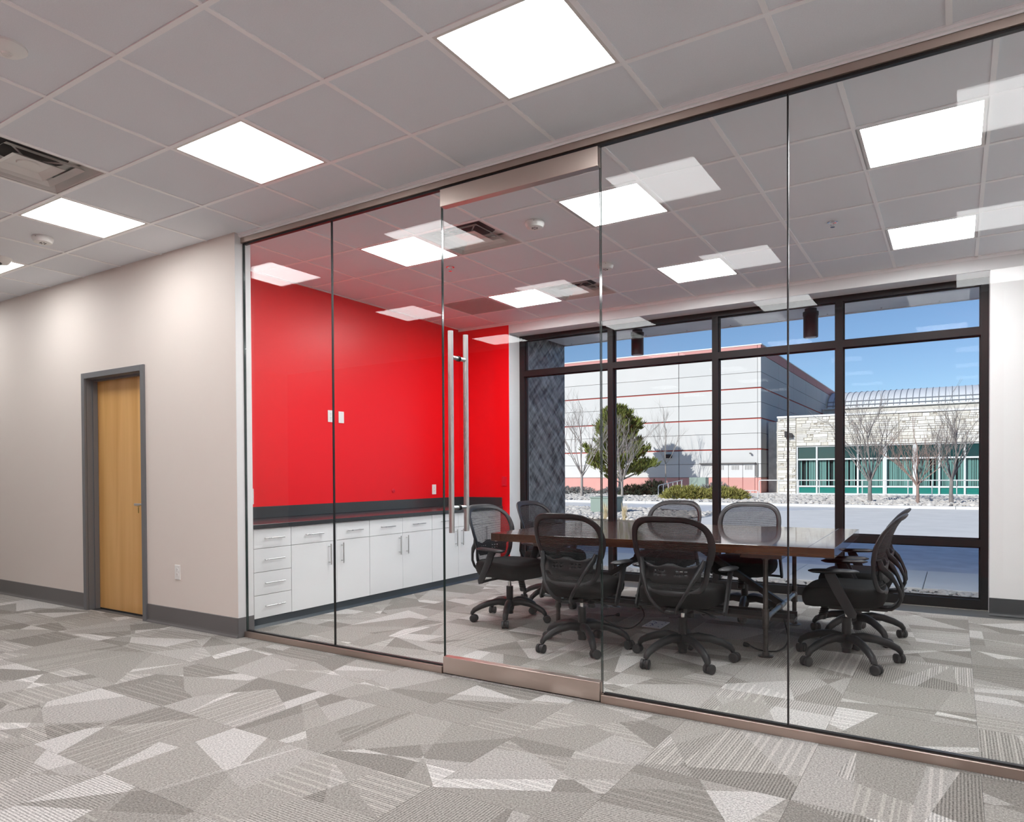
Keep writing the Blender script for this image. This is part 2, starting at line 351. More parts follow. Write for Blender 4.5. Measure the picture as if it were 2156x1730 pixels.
# ---- ceilings: tiles, grid bars
def ceiling(name, label, x0, x1, y0, y1, gx, gy, skip, H):
    c = struct(name, label, 'ceiling')
    full = B(-T/2+.004, T/2-.004, -T/2+.004, T/2-.004, 0, .016).mesh('ceiling_tile', 'tile', False)
    i0, i1 = math.floor((x0-gx)/T), math.ceil((x1-gx)/T); j0, j1 = math.floor((y0-gy)/T), math.ceil((y1-gy)/T)
    for i in range(i0, i1):
        for j in range(j0, j1):
            if (i, j) in skip: continue
            a, b, e, f = max(gx+i*T, x0), min(gx+(i+1)*T, x1), max(gy+j*T, y0), min(gy+(j+1)*T, y1)
            if b-a < .03 or f-e < .03: continue
            ctr = ((a+b)/2, (e+f)/2, H-.0005)
            if b-a > T-.001 and f-e > T-.001: link('ceiling_tile', full, c, ctr)
            else: B(-(b-a)/2+.004, (b-a)/2-.004, -(f-e)/2+.004, (f-e)/2-.004, 0, .016).build('ceiling_tile', 'tile', c, ctr, False)
    for i in range(i0, i1+1):
        x = gx+i*T
        if x0+.02 < x < x1-.02: M().box(-.012, .012, -(y1-y0)/2, (y1-y0)/2, -.005, 0).box(-.002, .002, -(y1-y0)/2, (y1-y0)/2, 0, .03).build('grid_bar', 'bar', c, (x, (y0+y1)/2, H-.001), False)
    for j in range(j0, j1+1):
        y = gy+j*T
        if y0+.02 < y < y1-.02: M().box(-(x1-x0)/2, (x1-x0)/2, -.012, .012, -.0055, 0).box(-(x1-x0)/2, (x1-x0)/2, -.002, .002, 0, .03).build('grid_bar', 'bar', c, ((x0+x1)/2, y, H-.001), False)
    q = M()
    for (a, b, e, f) in ((x0, x1, y0, y0+.022), (x0, x1, y1-.022, y1), (x0, x0+.022, y0, y1), (x1-.022, x1, y0, y1)): q.box(a, b, e, f, H-.006, H-.001)
    q.box(x0, x1, y1-.003, y1, H-.03, H-.001)
    q.build('wall_angle', 'bar', c, smooth=False)
    return c
fl_cells = [(i, j) for i in (-10, -7, -4, -1, 2, 5) for j in (1, -2, -5) if i > -5 or j == 1]
ml_cells = [(i, j) for i in (-5, -2, 1) for j in (1, 4)]
f_vents = [(-3, 0)]; m_vents = [(-4, 1), (-4, 4)]; perf = (-6, 4)
ceiling('ceiling', 'grey drop ceiling of square tiles over the open office area', XL, XR, YF, GP-.03, FX, FY, set(fl_cells+f_vents), HF)
ceiling('ceiling', 'grey drop ceiling of square tiles over the glass-walled meeting room', RX, RR, GP+.03, YB, GX, GY, set(ml_cells+m_vents+[perf]), HM)
B(XL-.3, XR+.3, YF-.3, 4.25, 3.45, 4.35).build('roof_1', 'roofdark', smooth=False)
tag(bpy.data.objects['roof_1'], 'flat roof slab above the office, out of sight over the ceiling', 'roof', kind='structure')

# ---- light panels
def make_light(dm='panel'):
    r = link('ceiling_light', None)
    q = M(); o, i = .300, .277
    for a, b, c, d in ((-o, o, -o, -i), (-o, o, i, o), (-o, -i, -i, i), (i, o, -i, i)): q.box(a, b, c, d, -.006, .012)
    q.build('frame', 'lampwhite', r, smooth=False)
    B(-i, i, -i, i, -.002, .006).build('diffuser', dm, r, smooth=False)
    return r

front_lbl = {(2, 1): 'largest square light panel, at the top middle of the office ceiling', (-1, 1): 'square light panel in the office ceiling right of the air diffuser',
             (-4, 1): 'square light panel in the office ceiling between air diffuser and round smoke detector', (-7, 1): 'square light panel cut by the left edge, beside the dome camera',
             (5, 1): 'square office light panel right of the largest one, outside the frame', (-10, 1): 'square office light panel at the far left end, outside the frame'}
meet_lbl = {(-5, 1): 'light panel in the meeting-room ceiling nearest the red wall, beside the front diffuser', (-2, 1): 'light panel in the meeting room just above the glass door, by the smoke detector',
            (1, 1): 'large bright light panel in the meeting room right of the last glass joint', (-5, 4): 'light panel near the back corner of the meeting room, beside the rear diffuser',
            (-2, 4): 'middle light panel of the row by the window', (1, 4): 'light panel by the window at the right, behind the large bright panel'}
for cells, gx, gy, lb, grp, dm in ((fl_cells, FX, FY, front_lbl, 'office ceiling lights', 'panel'), (ml_cells, GX, GY, meet_lbl, 'meeting room ceiling lights', 'panel_m')):
    proto = make_light(dm); first = True
    for c in cells:
        x, y = gx+(c[0]+.5)*T, gy+(c[1]+.5)*T
        if x > XR-.35 or x < XL+.35: continue
        o = proto if first else dup(proto); first = False
        o.location = (x, y, HM if dm == 'panel_m' else HF)
        tag(o, lb.get(c, 'square office light panel behind the viewer, %s row from the glass, %s' % ({-2: 'second', -5: 'third'}.get(c[1]), {-4: 'leftmost', -1: 'second from left', 2: 'third from left', 5: 'rightmost'}.get(c[0]))), 'light', grp)

# ---- air diffusers
def make_vent(label):
    r = thing('air_diffuser', label, 'vent', group='square ceiling air diffusers')
    q = M()
    def frus(a, z0, b, z1, t=.004):
        A = [(-a, -a, z0), (a, -a, z0), (a, a, z0), (-a, a, z0)]; Bq = [(-b, -b, z1), (b, -b, z1), (b, b, z1), (-b, b, z1)]
        c = [(x*(1-t/a), y*(1-t/a), z+t) for x, y, z in A]; d = [(x*(1-t/b), y*(1-t/b), z+t) for x, y, z in Bq]
        v = A+Bq+c+d; f = []
        for k in range(4):
            n = (k+1) % 4; f += [(k, n, 4+n, 4+k), (8+k, 8+n, 12+n, 12+k), (k, n, 8+n, 8+k), (4+k, 4+n, 12+n, 12+k)]
        return v, f
    q = M(); o, i = .300, .284
    for a, b, c, d in ((-o, o, -o, -i), (-o, o, i, o), (-o, -i, -i, i), (i, o, -i, i)): q.box(a, b, c, d, -.006, .002)
    q.build('flange', 'lampwhite', r, smooth=False)
    M().add(*frus(.284, 0, .252, .07)).build('outer_cone', 'lampwhite', r, smooth=False)
    M().add(*frus(.212, -.003, .190, .018)).build('middle_ring', 'lampwhite', r, smooth=False)
    q = M().add(*frus(.138, -.008, .095, .014)); q.add([(-.096, -.096, .0145), (.096, -.096, .0145), (.096, .096, .0145), (-.096, .096, .0145)], [(0, 1, 2, 3)])
    q.lathe([(.0, .007), (.055, .008), (.06, .0145)], 20); q.build('centre_pan', 'lampwhite', r, smooth=False)
    M().lathe([(.0, .086), (.015, .0865), (.205, .087), (.205, .0875)], 28).build('duct_opening', 'slot', r)
    q = M()
    for a in (PI/4, 3*PI/4): q.tube([(-.2*math.cos(a), -.2*math.sin(a), .03), (.2*math.cos(a), .2*math.sin(a), .03)], .005, 6)
    q.build('cross_bar', 'lampwhite', r)
    B(-.3, .3, -.3, .3, .088, .096).box(-.3, -.296, -.3, .3, .02, .088).box(.296, .3, -.3, .3, .02, .088).box(-.29, .29, -.3, -.296, .02, .088).box(-.29, .29, .296, .3, .02, .088).build('plenum_box', 'lampwhite', r, smooth=False)
    return r
v0 = make_vent('square louvred air diffuser in the office ceiling at the left edge'); v0.location = (FX-2.5*T, FY+.5*T, HF)
v1 = dup(v0); v1.location = (GX-3.5*T, GY+1.5*T, HM); v1['label'] = 'square louvred air diffuser in the meeting room above the glass door handle'
v2 = dup(v0); v2.location = (GX-3.5*T, GY+4.5*T, HM); v2['label'] = 'square louvred air diffuser in the meeting room near the window'
# return-air grille
g = thing('return_grille', 'flat perforated return-air grille in the meeting-room ceiling near the red wall', 'vent', (GX-5.5*T, GY+4.5*T, HM))
B(-.3, .3, -.3, .3, .01, .014).build('back_plate', 'slot', g, smooth=False)
q = M()
for k in range(33):
    p = -.29+k*.58/32; q.box(p-.005, p+.005, -.295, .295, -.001, .004); q.box(-.295, .295, p-.005, p+.005, -.001, .004)
q.build('perforated_face', 'lampwhite', g, smooth=False)

# ---- detectors, camera, sprinklers
def detector(loc, label):
    r = thing('smoke_detector', label, 'smoke detector', loc, group='ceiling smoke detectors')
    M().lathe([(.066, 0), (.070, -.008), (.070, -.022), (.060, -.044), (.052, -.047), (.0, -.047)][::-1], 28).build('housing', 'plastic', r)
    q = M()
    for k in range(6):
        a = k*PI/3; q.box(.018*math.cos(a)-.007, .018*math.cos(a)+.007, .018*math.sin(a)-.003, .018*math.sin(a)+.003, -.049, -.046)
    q.build('sensor_grille', 'slot', r, smooth=False)
    M().lathe([(.004, -.001), (.004, .001)], 8, (.03, -.063, -.014)).build('indicator', 'slot', r)
detector((-5.865, -.757, HF), 'round white smoke detector in the office ceiling behind the leftmost light panels')
detector((-2.602, 1.041, HM), 'larger round smoke detector in the meeting room beside the front diffuser')
detector((-2.607, 2.265, HM), 'smaller round smoke detector seen at the glass door edge, further back')
r = thing('dome_camera', 'white dome security camera with dark lens at the left edge of the office ceiling', 'camera', (-6.72, -.70, HF))
M().lathe([(.085, 0), (.083, -.012), (.06, -.045), (.05, -.05), (0, -.05)][::-1], 26).build('housing', 'plastic', r)
M().lathe([(.0, -.062), (.02, -.06), (.036, -.045), (.042, -.025), (.042, -.01)], 20, (.012, -.03, -.012)).build('lens_dome', 'smoked', r)
r = thing('motion_sensor', 'shallow white round motion sensor in the ceiling at the upper left', 'sensor', (-3.395, -1.985, HF))
M().lathe([(.075, 0), (.075, -.010), (.055, -.026), (.02, -.031), (0, -.031)][::-1], 28).build('housing', 'plastic', r)
M().lathe([(.0, -.041), (.017, -.038), (.022, -.028), (.022, -.022)], 16).build('lens', 'lampwhite', r)
def sprinkler(loc, label):
    r = thing('fire_sprinkler', label, 'sprinkler', loc, group='recessed fire sprinklers')
    M().lathe([(.036, 0), (.036, -.004), (.026, -.006), (.024, 0)], 20).build('escutcheon', 'chrome', r)
    M().tube([(-.012, 0, -.002), (-.014, 0, -.02), (0, 0, -.034), (.014, 0, -.02), (.012, 0, -.002)], .003, 6).lathe([(.0, -.038), (.016, -.038), (.016, -.035), (0, -.035)], 12).build('head', 'chrome', r)
sprinkler((-3.797, 1.592, HM), 'chrome fire sprinkler left of the glass door edge in the meeting room')
sprinkler((-.771, 2.237, HM), 'chrome fire sprinkler between the glass joint and the right light panels')

# ---- beige wall with door opening (wall_left), its end, baseboards
DX0, DX1, DZ = -6.772, -5.766, 2.157
wl = struct('wall_left', 'long beige wall with the wooden door, ending at the glass', 'wall')
WY0, WY1 = -.037, .10
M().box(XL, DX0+.03, WY0, WY1, 0, H+.1).box(DX1-.03, WX, WY0, WY1, 0, H+.1).box(DX0+.03, DX1-.03, WY0, WY1, DZ-.03, H+.1).build('wall_face', 'beige', wl, smooth=False)
B(WX, WX+.002, WY0+.001, WY1, .0, HF-.007).build('wall_end', 'white', wl, smooth=False)
def cove(x0, x1, y, name, label, m='rubber', h=.15, parent=None, s=-1):
    prof = [(y, 0), (y+s*.016, 0), (y+s*.014, .006), (y+s*.006, .018), (y+s*.004, .03), (y+s*.004, h-.003), (y, h)]
    o = M().prism(prof, x0, x1, 0).build(name, m, parent, smooth=False)
    if label: tag(o, label, 'baseboard', kind='structure')
    return o
cove(XL, DX0, WY0, 'baseboard_left', 'grey rubber baseboard along the beige wall, left of the door')
cove(DX1, WX+.004, WY0, 'baseboard_left', 'grey rubber baseboard between door and glass partition')
o = M().box(WX+.002, WX+.007, WY0-.004, GP-.012, 0, .15).box(WX+.002, WX+.007, GP+.012, WY1, 0, .15).build('baseboard_end', 'rubber', smooth=False)
tag(o, 'short grey baseboard wrapped round the end of the beige wall', 'baseboard', kind='structure')

# door_1
d = struct('door_1', 'maple office door with lever handle in a grey steel frame', 'door', ((DX0+DX1)/2, WY0, 0))
hw = (DX1-DX0)/2; q = M(); cw = .05
for sgn in (-1, 1):
    xs = sorted((sgn*hw, sgn*(hw-cw))); q.box(xs[0], xs[1], -.018, .002, 0, DZ, .002)
    xs = sorted((sgn*(hw-.005), sgn*(hw-cw-.002))); q.box(xs[0], xs[1], .003, .2, 0, DZ-.02)
    xs = sorted((sgn*(hw-cw), sgn*(hw-cw-.016))); q.box(xs[0], xs[1], .055, .095, 0, DZ-.05)
q.box(-hw+cw, hw-cw, -.018, .002, DZ-cw, DZ, .002).box(-hw+cw+.002, hw-cw-.002, .003, .2, DZ-cw-.002, DZ-.01).box(-hw+cw+.016, hw-cw-.016, .055, .095, DZ-cw-.018, DZ-cw-.002)
q.build('door_frame', 'frame_grey', d)
leaf = B(-hw+cw+.003, hw-cw-.003, .097, .141, .012, DZ-cw-.003).build('door_leaf', 'maple', d, smooth=False)
lv = M().tube([(hw-cw-.07, .097, .975), (hw-cw-.07, .04, .975)], .011, 12).box(hw-cw-.195, hw-cw-.058, .028, .042, .965, .987, .004).lathe([(.026, 0), (.026, .01), (.02, .012)], 20, (hw-cw-.07, .09, .975))
lv.build('lever_handle', 'satin', leaf)
M().box(hw-cw-.112, hw-cw-.106, .018, .022, .905, .955).lathe([(.010, -.002), (.010, .002)], 12, (hw-cw-.109, .02, .962)).tube([(hw-cw-.07, .04, .975), (hw-cw-.08, .012, .97), (hw-cw-.109, .016, .965)], .002, 6).build('hanging_key', 'gold', leaf)
B(-hw+cw, hw-cw, .099, .14, .0, .011).build('door_gap', 'slot', d, smooth=False)

# outlets
def outlet(name, label, loc, rz, m='plastic', duplex=True, w_=.072, h_=.118):
    r = thing(name, label, 'outlet' if duplex else 'wall plate', loc, rz)
    B(-w_/2, w_/2, -.007, 0, -h_/2, h_/2, .002).build('plate', m, r)
    if duplex:
        for sz in (-.020, .020):
            s_ = M().lathe([(.0165, 0), (.0165, .0022)], 18); s_.v = [(x, -.0065-z, y+sz) for x, y, z in s_.v]
            so = s_.build('socket', m, r)
            M().box(-.0075, -.0055, -.0095, -.0085, sz+.000, sz+.009).box(.0055, .0075, -.0095, -.0085, sz+.001, sz+.008).box(-.002, .002, -.0095, -.0085, sz-.010, sz-.006).build('socket_slots', 'slot', so, smooth=False)
    else:
        for sz in (-.042, .042):
            s_ = M().lathe([(.003, 0), (.003, .0015)], 8); M().add([(x, -.007-z, y+sz) for x, y, z in s_.v], s_.f).build('screw', 'satin', r)
outlet('wall_outlet', 'white duplex outlet low on the beige wall beside the door', (-5.328, WY0, .443), 0)
outlet('wall_outlet', 'white duplex outlet high on the red wall behind the glass joint', (RX, 1.629, 1.815), PI/2)
outlet('blank_plate', 'white blank wall plate on the red wall right of the glass joint', (RX, 1.773, 1.813), PI/2, duplex=False)
outlet('wall_outlet', 'white duplex outlet on the red wall just above the counter', (RX, 3.274, 1.041), PI/2)
outlet('blank_plate', 'red painted wall plate on the red return wall beside the window', (-4.675, YB, 1.135), 0, 'redplate', False)
r = thing('grommet_cover', 'small round red cover on the red wall above the counter', 'cover', (RX, 2.553, 1.041), PI/2)
s_ = M().lathe([(.022, 0), (.022, .006), (.018, .008)], 20); s_.v = [(x, -z, y) for x, y, z in s_.v]; s_.build('cover', 'redplate', r)
outlet('light_switch', 'white switch plate on the back of the beige wall end, seen edge-on', (-4.60, WY1+.001, 1.06), PI, duplex=False)

# ---- meeting room walls
o = B(RX-.12, RX, WY1, YB+.2, 0, H+.1).build('wall_red', 'red', smooth=False); tag(o, 'glossy red side wall of the meeting room above the counter', 'wall', kind='structure')
o = B(RX-.12, -5.05, WY1-.001, WY1+.012, 0, H+.05).build('wall_near', 'white', smooth=False); tag(o, 'meeting-room side of the beige wall', 'wall', kind='structure')
JL, JR = -4.60, .243
wb = struct('wall_back', 'window wall: red strip at the left, white surround and white right part', 'wall')
SZ = 2.925
B(RX, JL, YB, 4.25, 0, H+.1).build('red_return', 'red', wb, smooth=False)
M().box(JL-.001, JL+.003, YB+.002, 4.25, 0, SZ).build('left_reveal', 'soff', wb, smooth=False)
M().box(JL-.0, RR, YB, 4.25, SZ, H+.1).build('head_soffit', 'soff', wb, smooth=False)
B(JR, RR, YB, 4.25, 0, SZ).build('right_panel', 'white', wb, smooth=False)
cove(JR-.004, RR, YB, 'baseboard_back', 'dark grey baseboard right of the big window', 'rubber_dark')
o = B(RR, RR+.12, .1, 4.25, 0, H+.1).build('wall_right', 'white', smooth=False); tag(o, 'white right wall of the meeting room, outside the frame', 'wall', kind='structure')
o = B(XL-.12, XL, YF, .2, 0, H+.1).build('wall_far_left', 'beige', smooth=False); tag(o, 'beige end wall of the office, outside the frame', 'wall', kind='structure')
o = B(XR, XR+.12, YF, .1, 0, H+.1).build('wall_office_right', 'white', smooth=False); tag(o, 'white office wall beyond the right edge', 'wall', kind='structure')
wf = struct('wall_front', 'office wall behind the viewer, white with a red middle, seen only as a reflection', 'wall')
B(-5.7, XR, YF-.12, YF, 0, H+.1).build('wall_face', 'white', wf, smooth=False)
B(XL, -5.701, YF-.12, YF, 0, H+.1).build('grey_blue_part', 'greyblue', wf, smooth=False)
B(-5.7, .4, YF, YF+.02, 0, H-.001).build('red_panel', 'redf', wf, smooth=False)
cove(XL, XR, YF+.02, 'baseboard_front', 'grey baseboard of the red wall behind the viewer', s=1)

# ---- window_1
wi = struct('window_1', 'black framed four-bay window wall onto the street', 'window')
fy0, fy1 = YW-.0, YW+.11
mull = [-4.565, -3.372, -2.163, -.960, .216]
mw = .032
zt, zr = 2.460, .585
for k, x in enumerate(mull):
    B(x-mw, x+mw, fy0, fy1, .0, SZ).build('mullion', 'black', wi, smooth=False)
for k in range(4):
    a, b = mull[k]+mw, mull[k+1]-mw
    B(a, b, fy0, fy1, SZ-.055, SZ).build('head_rail', 'black', wi, smooth=False)
    B(a, b, fy0, fy1, zt-.034, zt+.034).build('transom', 'black', wi, smooth=False)
    B(a, b, fy0, fy1, zr-.033, zr+.033).build('transom', 'black', wi, smooth=False)
    B(a, b, fy0-.012, fy1, 0, .085).build('sill', 'black', wi, smooth=False)
    for z0, z1 in ((.085, zr-.033), (zr+.033, zt-.034), (zt+.034, SZ-.055)):
        B(a, b, YW+.062, YW+.068, z0, z1).build('pane', 'wglass', wi, smooth=False)
        q = M()
        for c, e, g_, h_ in ((a, b, z0, z0+.012), (a, b, z1-.012, z1), (a, a+.012, z0, z1), (b-.012, b, z0, z1)): q.box(c, e, YW+.045, YW+.062, g_, h_)
        q.build('glazing_bead', 'black', wi, smooth=False)

# ---- glass partition
gp = struct('partition_glass', 'frameless glass partition with brushed metal head and base channels', 'partition')
PX = [WX+.012, -3.622, -2.668, -1.606, -.658, RR-.02]
hz0, hz1 = 2.968, 3.014
B(WX+.004, RR, GP-.028, GP+.028, hz0, hz1).build('head_channel', 'steel_v', gp, smooth=False)
B(WX+.02, RR, GP-.012, GP+.012, hz0-.012, hz0).build('head_gasket', 'joint', gp, smooth=False)
B(WX+.004, RR, GP-.05, GP+.05, hz1, HF-.0065).build('head_trim', 'bar', gp, smooth=False)
for a, b in ((WX+.008, PX[2]-.004), (PX[3]+.004, RR)):
    B(a, b, GP-.03, GP+.03, 0, .043, .002).build('base_channel', 'steel_v', gp, smooth=False)
    B(a+.01, b, GP-.012, GP+.012, .043, .052).build('base_gasket', 'joint', gp, smooth=False)
for k in (0, 1, 3, 4):
    a, b = PX[k]+.003, PX[k+1]-.003
    B(a, b, GP-.005, GP+.005, .045, hz0).build('glass_pane', 'glass', gp, smooth=False)
for k in (1, 4): B(PX[k]-.0035, PX[k]+.0035, GP-.007, GP+.007, .045, hz0).build('silicone_joint', 'joint', gp, smooth=False)
q = M()
for x in (PX[2]-.0045, PX[3]+.0045): q.box(x-.0008, x+.0008, GP-.0052, GP+.0052, .045, hz0)
q.build('polished_edge', 'glass_edge', gp, smooth=False)
B(WX+.002, WX+.008, GP-.009, GP+.009, .0, hz0).build('wall_channel', 'glass_edge', gp, smooth=False)
dg = struct('door_2', 'frameless glass door with metal rails and long tubular pull handles', 'door', ((PX[2]+PX[3])/2, GP, 0))
hw = (PX[3]-PX[2])/2-.003
B(-hw, hw, -.005, .005, .1, 2.86).build('glass_pane', 'glass', dg, smooth=False)
B(-hw, hw, -.026, .026, 2.848, 2.952, .002).build('top_rail', 'steel', dg)
B(-hw, hw, -.026, .026, .006, .106, .002).build('bottom_rail', 'steel', dg)
q = M()
for x in (-hw, hw): q.box(x-.0007, x+.0007, -.0052, .0052, .106, 2.848)
q.build('polished_edge', 'glass_edge', dg, smooth=False)
hx = -hw+.112
for s in (-1, 1):
    ph = M().cyl(hx, s*.075, .872, 2.075, .0165, 20).build('pull_handle', 'satin', dg)
    q = M()
    for z in (1.02, 1.92): q.tube([(hx, s*.007, z), (hx, s*.063, z)], .0125, 14)
    q.build('standoff', 'satin', ph)
    q = M()
    for z in (1.02, 1.92): q.tube([(hx, s*.005, z), (hx, s*.010, z)], .0165, 16)
    q.build('gasket', 'joint', ph)

# ---- cabinets
FXc = -4.715                                      # face of the fronts
def cabinet(y0, y1, doors, drawers, label, hand=0):
    r = thing('base_cabinet', label, 'cabinet', (RX+.003, (y0+y1)/2, 0), group='white base cabinets along the red wall')
    d_ = FXc-RX-.003; hw = (y1-y0)/2-.001
    B(0, d_-.019, -hw, hw, .08, .795).build('body', 'cab_in', r, smooth=False)
    def bar(par, p, q_):
        p, q_ = Vector(p), Vector(q_); t = (q_-p).normalized()
        m = M().tube([p, q_], .0052, 10)
        for e in (p+t*.022, q_-t*.022): m.tube([(d_-.001, e.y, e.z), (e.x, e.y, e.z)], .004, 8)
        m.build('bar_handle', 'satin', par)
    g_ = .0018
    if drawers == 4:
        zs = (.795, .636, .447, .262, .078)
        for k in range(4):
            f = B(d_-.019, d_, -hw+g_, hw-g_, zs[k+1]+g_, zs[k]-g_, .0012).build('drawer_front', 'cab', r)
            z = zs[k]-.078-(.012 if k else 0); bar(f, (d_+.03, -.098, z), (d_+.03, .098, z))
    else:
        n = doors; w2 = 2*hw/n
        for k in range(n):
            a, b = -hw+k*w2, -hw+(k+1)*w2
            f = B(d_-.019, d_, a+g_, b-g_, .636+g_, .795-g_, .0012).build('drawer_front', 'cab', r)
            bar(f, (d_+.03, (a+b)/2-.098, .715), (d_+.03, (a+b)/2+.098, .715))
            f = B(d_-.019, d_, a+g_, b-g_, .078, .636-g_, .0012).build('door', 'cab', r)
            side = hand if n == 1 else (1 if k == 0 else -1)
            y = b-.055 if side > 0 else a+.055
            bar(f, (d_+.03, y, .428), (d_+.03, y, .612))
cabinet(.215, .586, 0, 4, 'white four-drawer cabinet at the near end of the counter')
cabinet(.586, 1.055, 1, 1, 'white cabinet with drawer over door, beside the four-drawer one', 1)
cabinet(1.092, 1.510, 1, 1, 'white cabinet with drawer over door, just right of the glass joint', -1)
cabinet(1.510, 2.443, 2, 2, 'white double-door cabinet in the middle of the counter run')
cabinet(2.443, 3.370, 2, 2, 'white double-door cabinet behind the glass door pull handles')
cabinet(3.370, 3.765, 1, 1, 'white cabinet at the far corner, behind the left chairs', -1)
o = B(RX+.003, FXc, 1.056, 1.091, .078, .795).build('filler_strip', 'cab', smooth=False); tag(o, 'narrow white filler strip between two cabinets behind the glass joint', 'filler')
ct = thing('countertop', 'dark charcoal countertop with backsplash on the white cabinets', 'countertop')
B(RX+.002, FXc+.02, WY1+.014, YB-.003, .797, .832, .003).build('slab', 'counter', ct)
B(RX+.002, RX+.022, WY1+.014, YB-.003, .833, .938, .002).build('backsplash', 'counter', ct)
B(RX+.023, FXc+.01, YB-.022, YB-.002, .833, .938, .002).build('side_splash', 'counter', ct)
o = M().box(RX+.003, FXc-.012, .212, 3.768, 0, .0775).prism([(FXc-.012, 0), (FXc+.004, 0), (FXc-.004, .01), (FXc-.012, .022)], .212, 3.768).build('toe_kick', 'toe', smooth=False)
tag(o, 'black rubber toe kick under the white cabinets, reflected sky blue in its colour', 'toe kick')  # base is black; blue of the reflected sky is mixed into its colour

# ---- meeting table
tb = thing('meeting_table', 'long glossy dark wood meeting table on iron pipe legs', 'table', (-1.860, 1.985, 0), math.radians(1.45))
TL, TW, TZ, TH = 2.445, 1.66, .763, .058
npl = 8; pw = TW/npl; be = .15
for k in range(npl):
    B(-TL/2+be+.0008, TL/2-be-.0008, -TW/2+k*pw+.0005, -TW/2+(k+1)*pw-.0005, TZ-TH, TZ, .0012).build('plank', 'table', tb)
for s in (-1, 1):
    e = B(-be/2, be/2, -TW/2, TW/2, 0, TH, .0012).build('end_plank', 'table', tb, (s*(TL/2-be/2), 0, TZ-TH))
LX, LY = .775, .565
for s in (-1, 1):
    B(s*LX-.13, s*LX+.13, -TW/2+.10, TW/2-.10, TZ-TH-.036, TZ-TH-.0005, .002).build('apron', 'table', tb)
    for t in (-1, 1):
        q = M().cyl(s*LX, t*LY, .006, TZ-TH-.037, .0168, 16)
        for z0, z1, rr in ((.20, .30, .0225), (.185, .20, .025), (.30, .315, .025), (.006, .028, .024), (TZ-TH-.06, TZ-TH-.036, .024)): q.cyl(s*LX, t*LY, z0, z1, rr, 16)
        lg = q.build('leg', 'pipe', tb)
        M().lathe([(.05, 0), (.05, .005), (.045, .007), (.025, .009)], 24, (s*LX, t*LY, 0)).build('floor_flange', 'pipe', lg)
    q = M().tube([(s*LX, -LY, .25), (s*LX, LY, .25)], .0168, 14)
    for y in (-LY+.03, LY-.03): q.tube([(s*LX, y-.012, .25), (s*LX, y+.012, .25)], .0235, 14)
    for y in (-.07, -.045, .045, .07): q.tube([(s*LX, y-.008, .25), (s*LX, y+.008, .25)], .0225, 14)
    q.tube([(s*LX, -.04, .25), (s*LX, .04, .25)], .021, 14)
    q.build('crossbar', 'pipe_l', tb)
    def flat(p, q_, w_, t_):
        p, q_ = Vector(p), Vector(q_); d_ = (q_-p).normalized(); n_ = Vector((-d_.z, 0, d_.x)); y_ = Vector((0, 1, 0))
        return M().loft([[c+n_*a*w_/2+y_*b*t_/2 for a, b in ((-1, -1), (1, -1), (1, 1), (-1, 1))] for c in (p, q_)])
    flat((s*LX, 0, .262), (s*.12, 0, .675), .04, .05).build('brace', 'brace', tb)
    q = M().box(s*.12-.06, s*.12+.06, -.05, .05, TZ-TH-.03, TZ-TH-.001); q.build('brace_plate', 'brace', tb)
B(-LX-.03, LX+.1, -.07, .07, .14, .165).build('stretcher', 'beam', tb, smooth=False)
M().box(-LX-.03, LX+.1, -.07, -.055, .165, .20).box(-LX-.03, LX+.1, .055, .07, .165, .20).build('stretcher_lip', 'brace', tb, smooth=False)

# cables under the table
def cord(pts, label, plug=None, rr=.005):
    P = [Vector(p) for p in pts]; out = []
    for i in range(len(P)-1):
        p0, p1, p2, p3 = P[max(i-1, 0)], P[i], P[i+1], P[min(i+2, len(P)-1)]
        for k in range(6):
            t = k/6; out.append(.5*((2*p1)+(p2-p0)*t+(2*p0-5*p1+4*p2-p3)*t*t+(3*p1-p0-3*p2+p3)*t**3))
    out.append(P[-1]); r = thing('power_cord', label, 'cord', P[-1])
    M().tube([p-P[-1] for p in out], rr, 7).build('cable', 'cord', r)
    if plug:
        pd = Vector(plug); M().tube([(0, 0, 0), pd*.02, pd*.045, pd*.05], [.008, .016, .016, .01], 10).build('plug', 'cord', r)
cord([(-1.07, 1.97, .19), (-1.0, 1.8, .05), (-1.02, 1.62, .008), (-1.12, 1.56, .006), (-1.22, 1.62, .016)], 'black power cord with plug lying by the right front table leg', (-.9, .3, .05))
cord([(-2.12, 1.93, .66), (-2.08, 1.92, .45), (-2.02, 1.92, .3), (-2.06, 1.9, .22)], 'first of the black cables hanging below the middle of the table', (.0, 0, -1))
cord([(-1.98, 1.95, .67), (-2.12, 1.9, .5), (-2.1, 1.9, .35), (-1.98, 1.88, .26)], 'second of the black cables hanging below the middle of the table', (.1, 0, -1))
cord([(-1.90, 1.95, .67), (-2.02, 1.88, .52), (-1.92, 1.86, .36), (-2.0, 1.86, .24)], 'third of the black cables hanging below the middle of the table', (-.1, 0, -1))
cord([(-2.2, 1.95, .2), (-2.08, 1.82, .1), (-2.14, 1.7, .02), (-2.32, 1.78, .008), (-2.5, 1.95, .02), (-2.45, 2.1, .02)], 'black power cord looping on the carpet behind the left front chair', (.7, .2, .1))
fb = thing('floor_box_cover', 'white square floor-box cover with blue print under the table', 'cover', (-2.045, 1.985, 0), math.radians(2))
B(-.075, .075, -.125, .125, 0, .009, .002).build('plate', 'paper', fb)
q = M()
for x, y in ((-.05, -.09), (.05, -.09), (-.05, .09), (.05, .09), (-.05, 0), (.05, 0)): q.lathe([(.007, .009), (.007, .0098)], 10, (x, y, 0))
for k in range(9): q.box(-.02+.012*math.sin(k*1.3)-.006, -.02+.012*math.sin(k*1.3)+.006, -.08+k*.018, -.068+k*.018, .009, .0097)
o = q.build('print', 'inkblue', fb, smooth=False); o['kind'] = 'stuff'

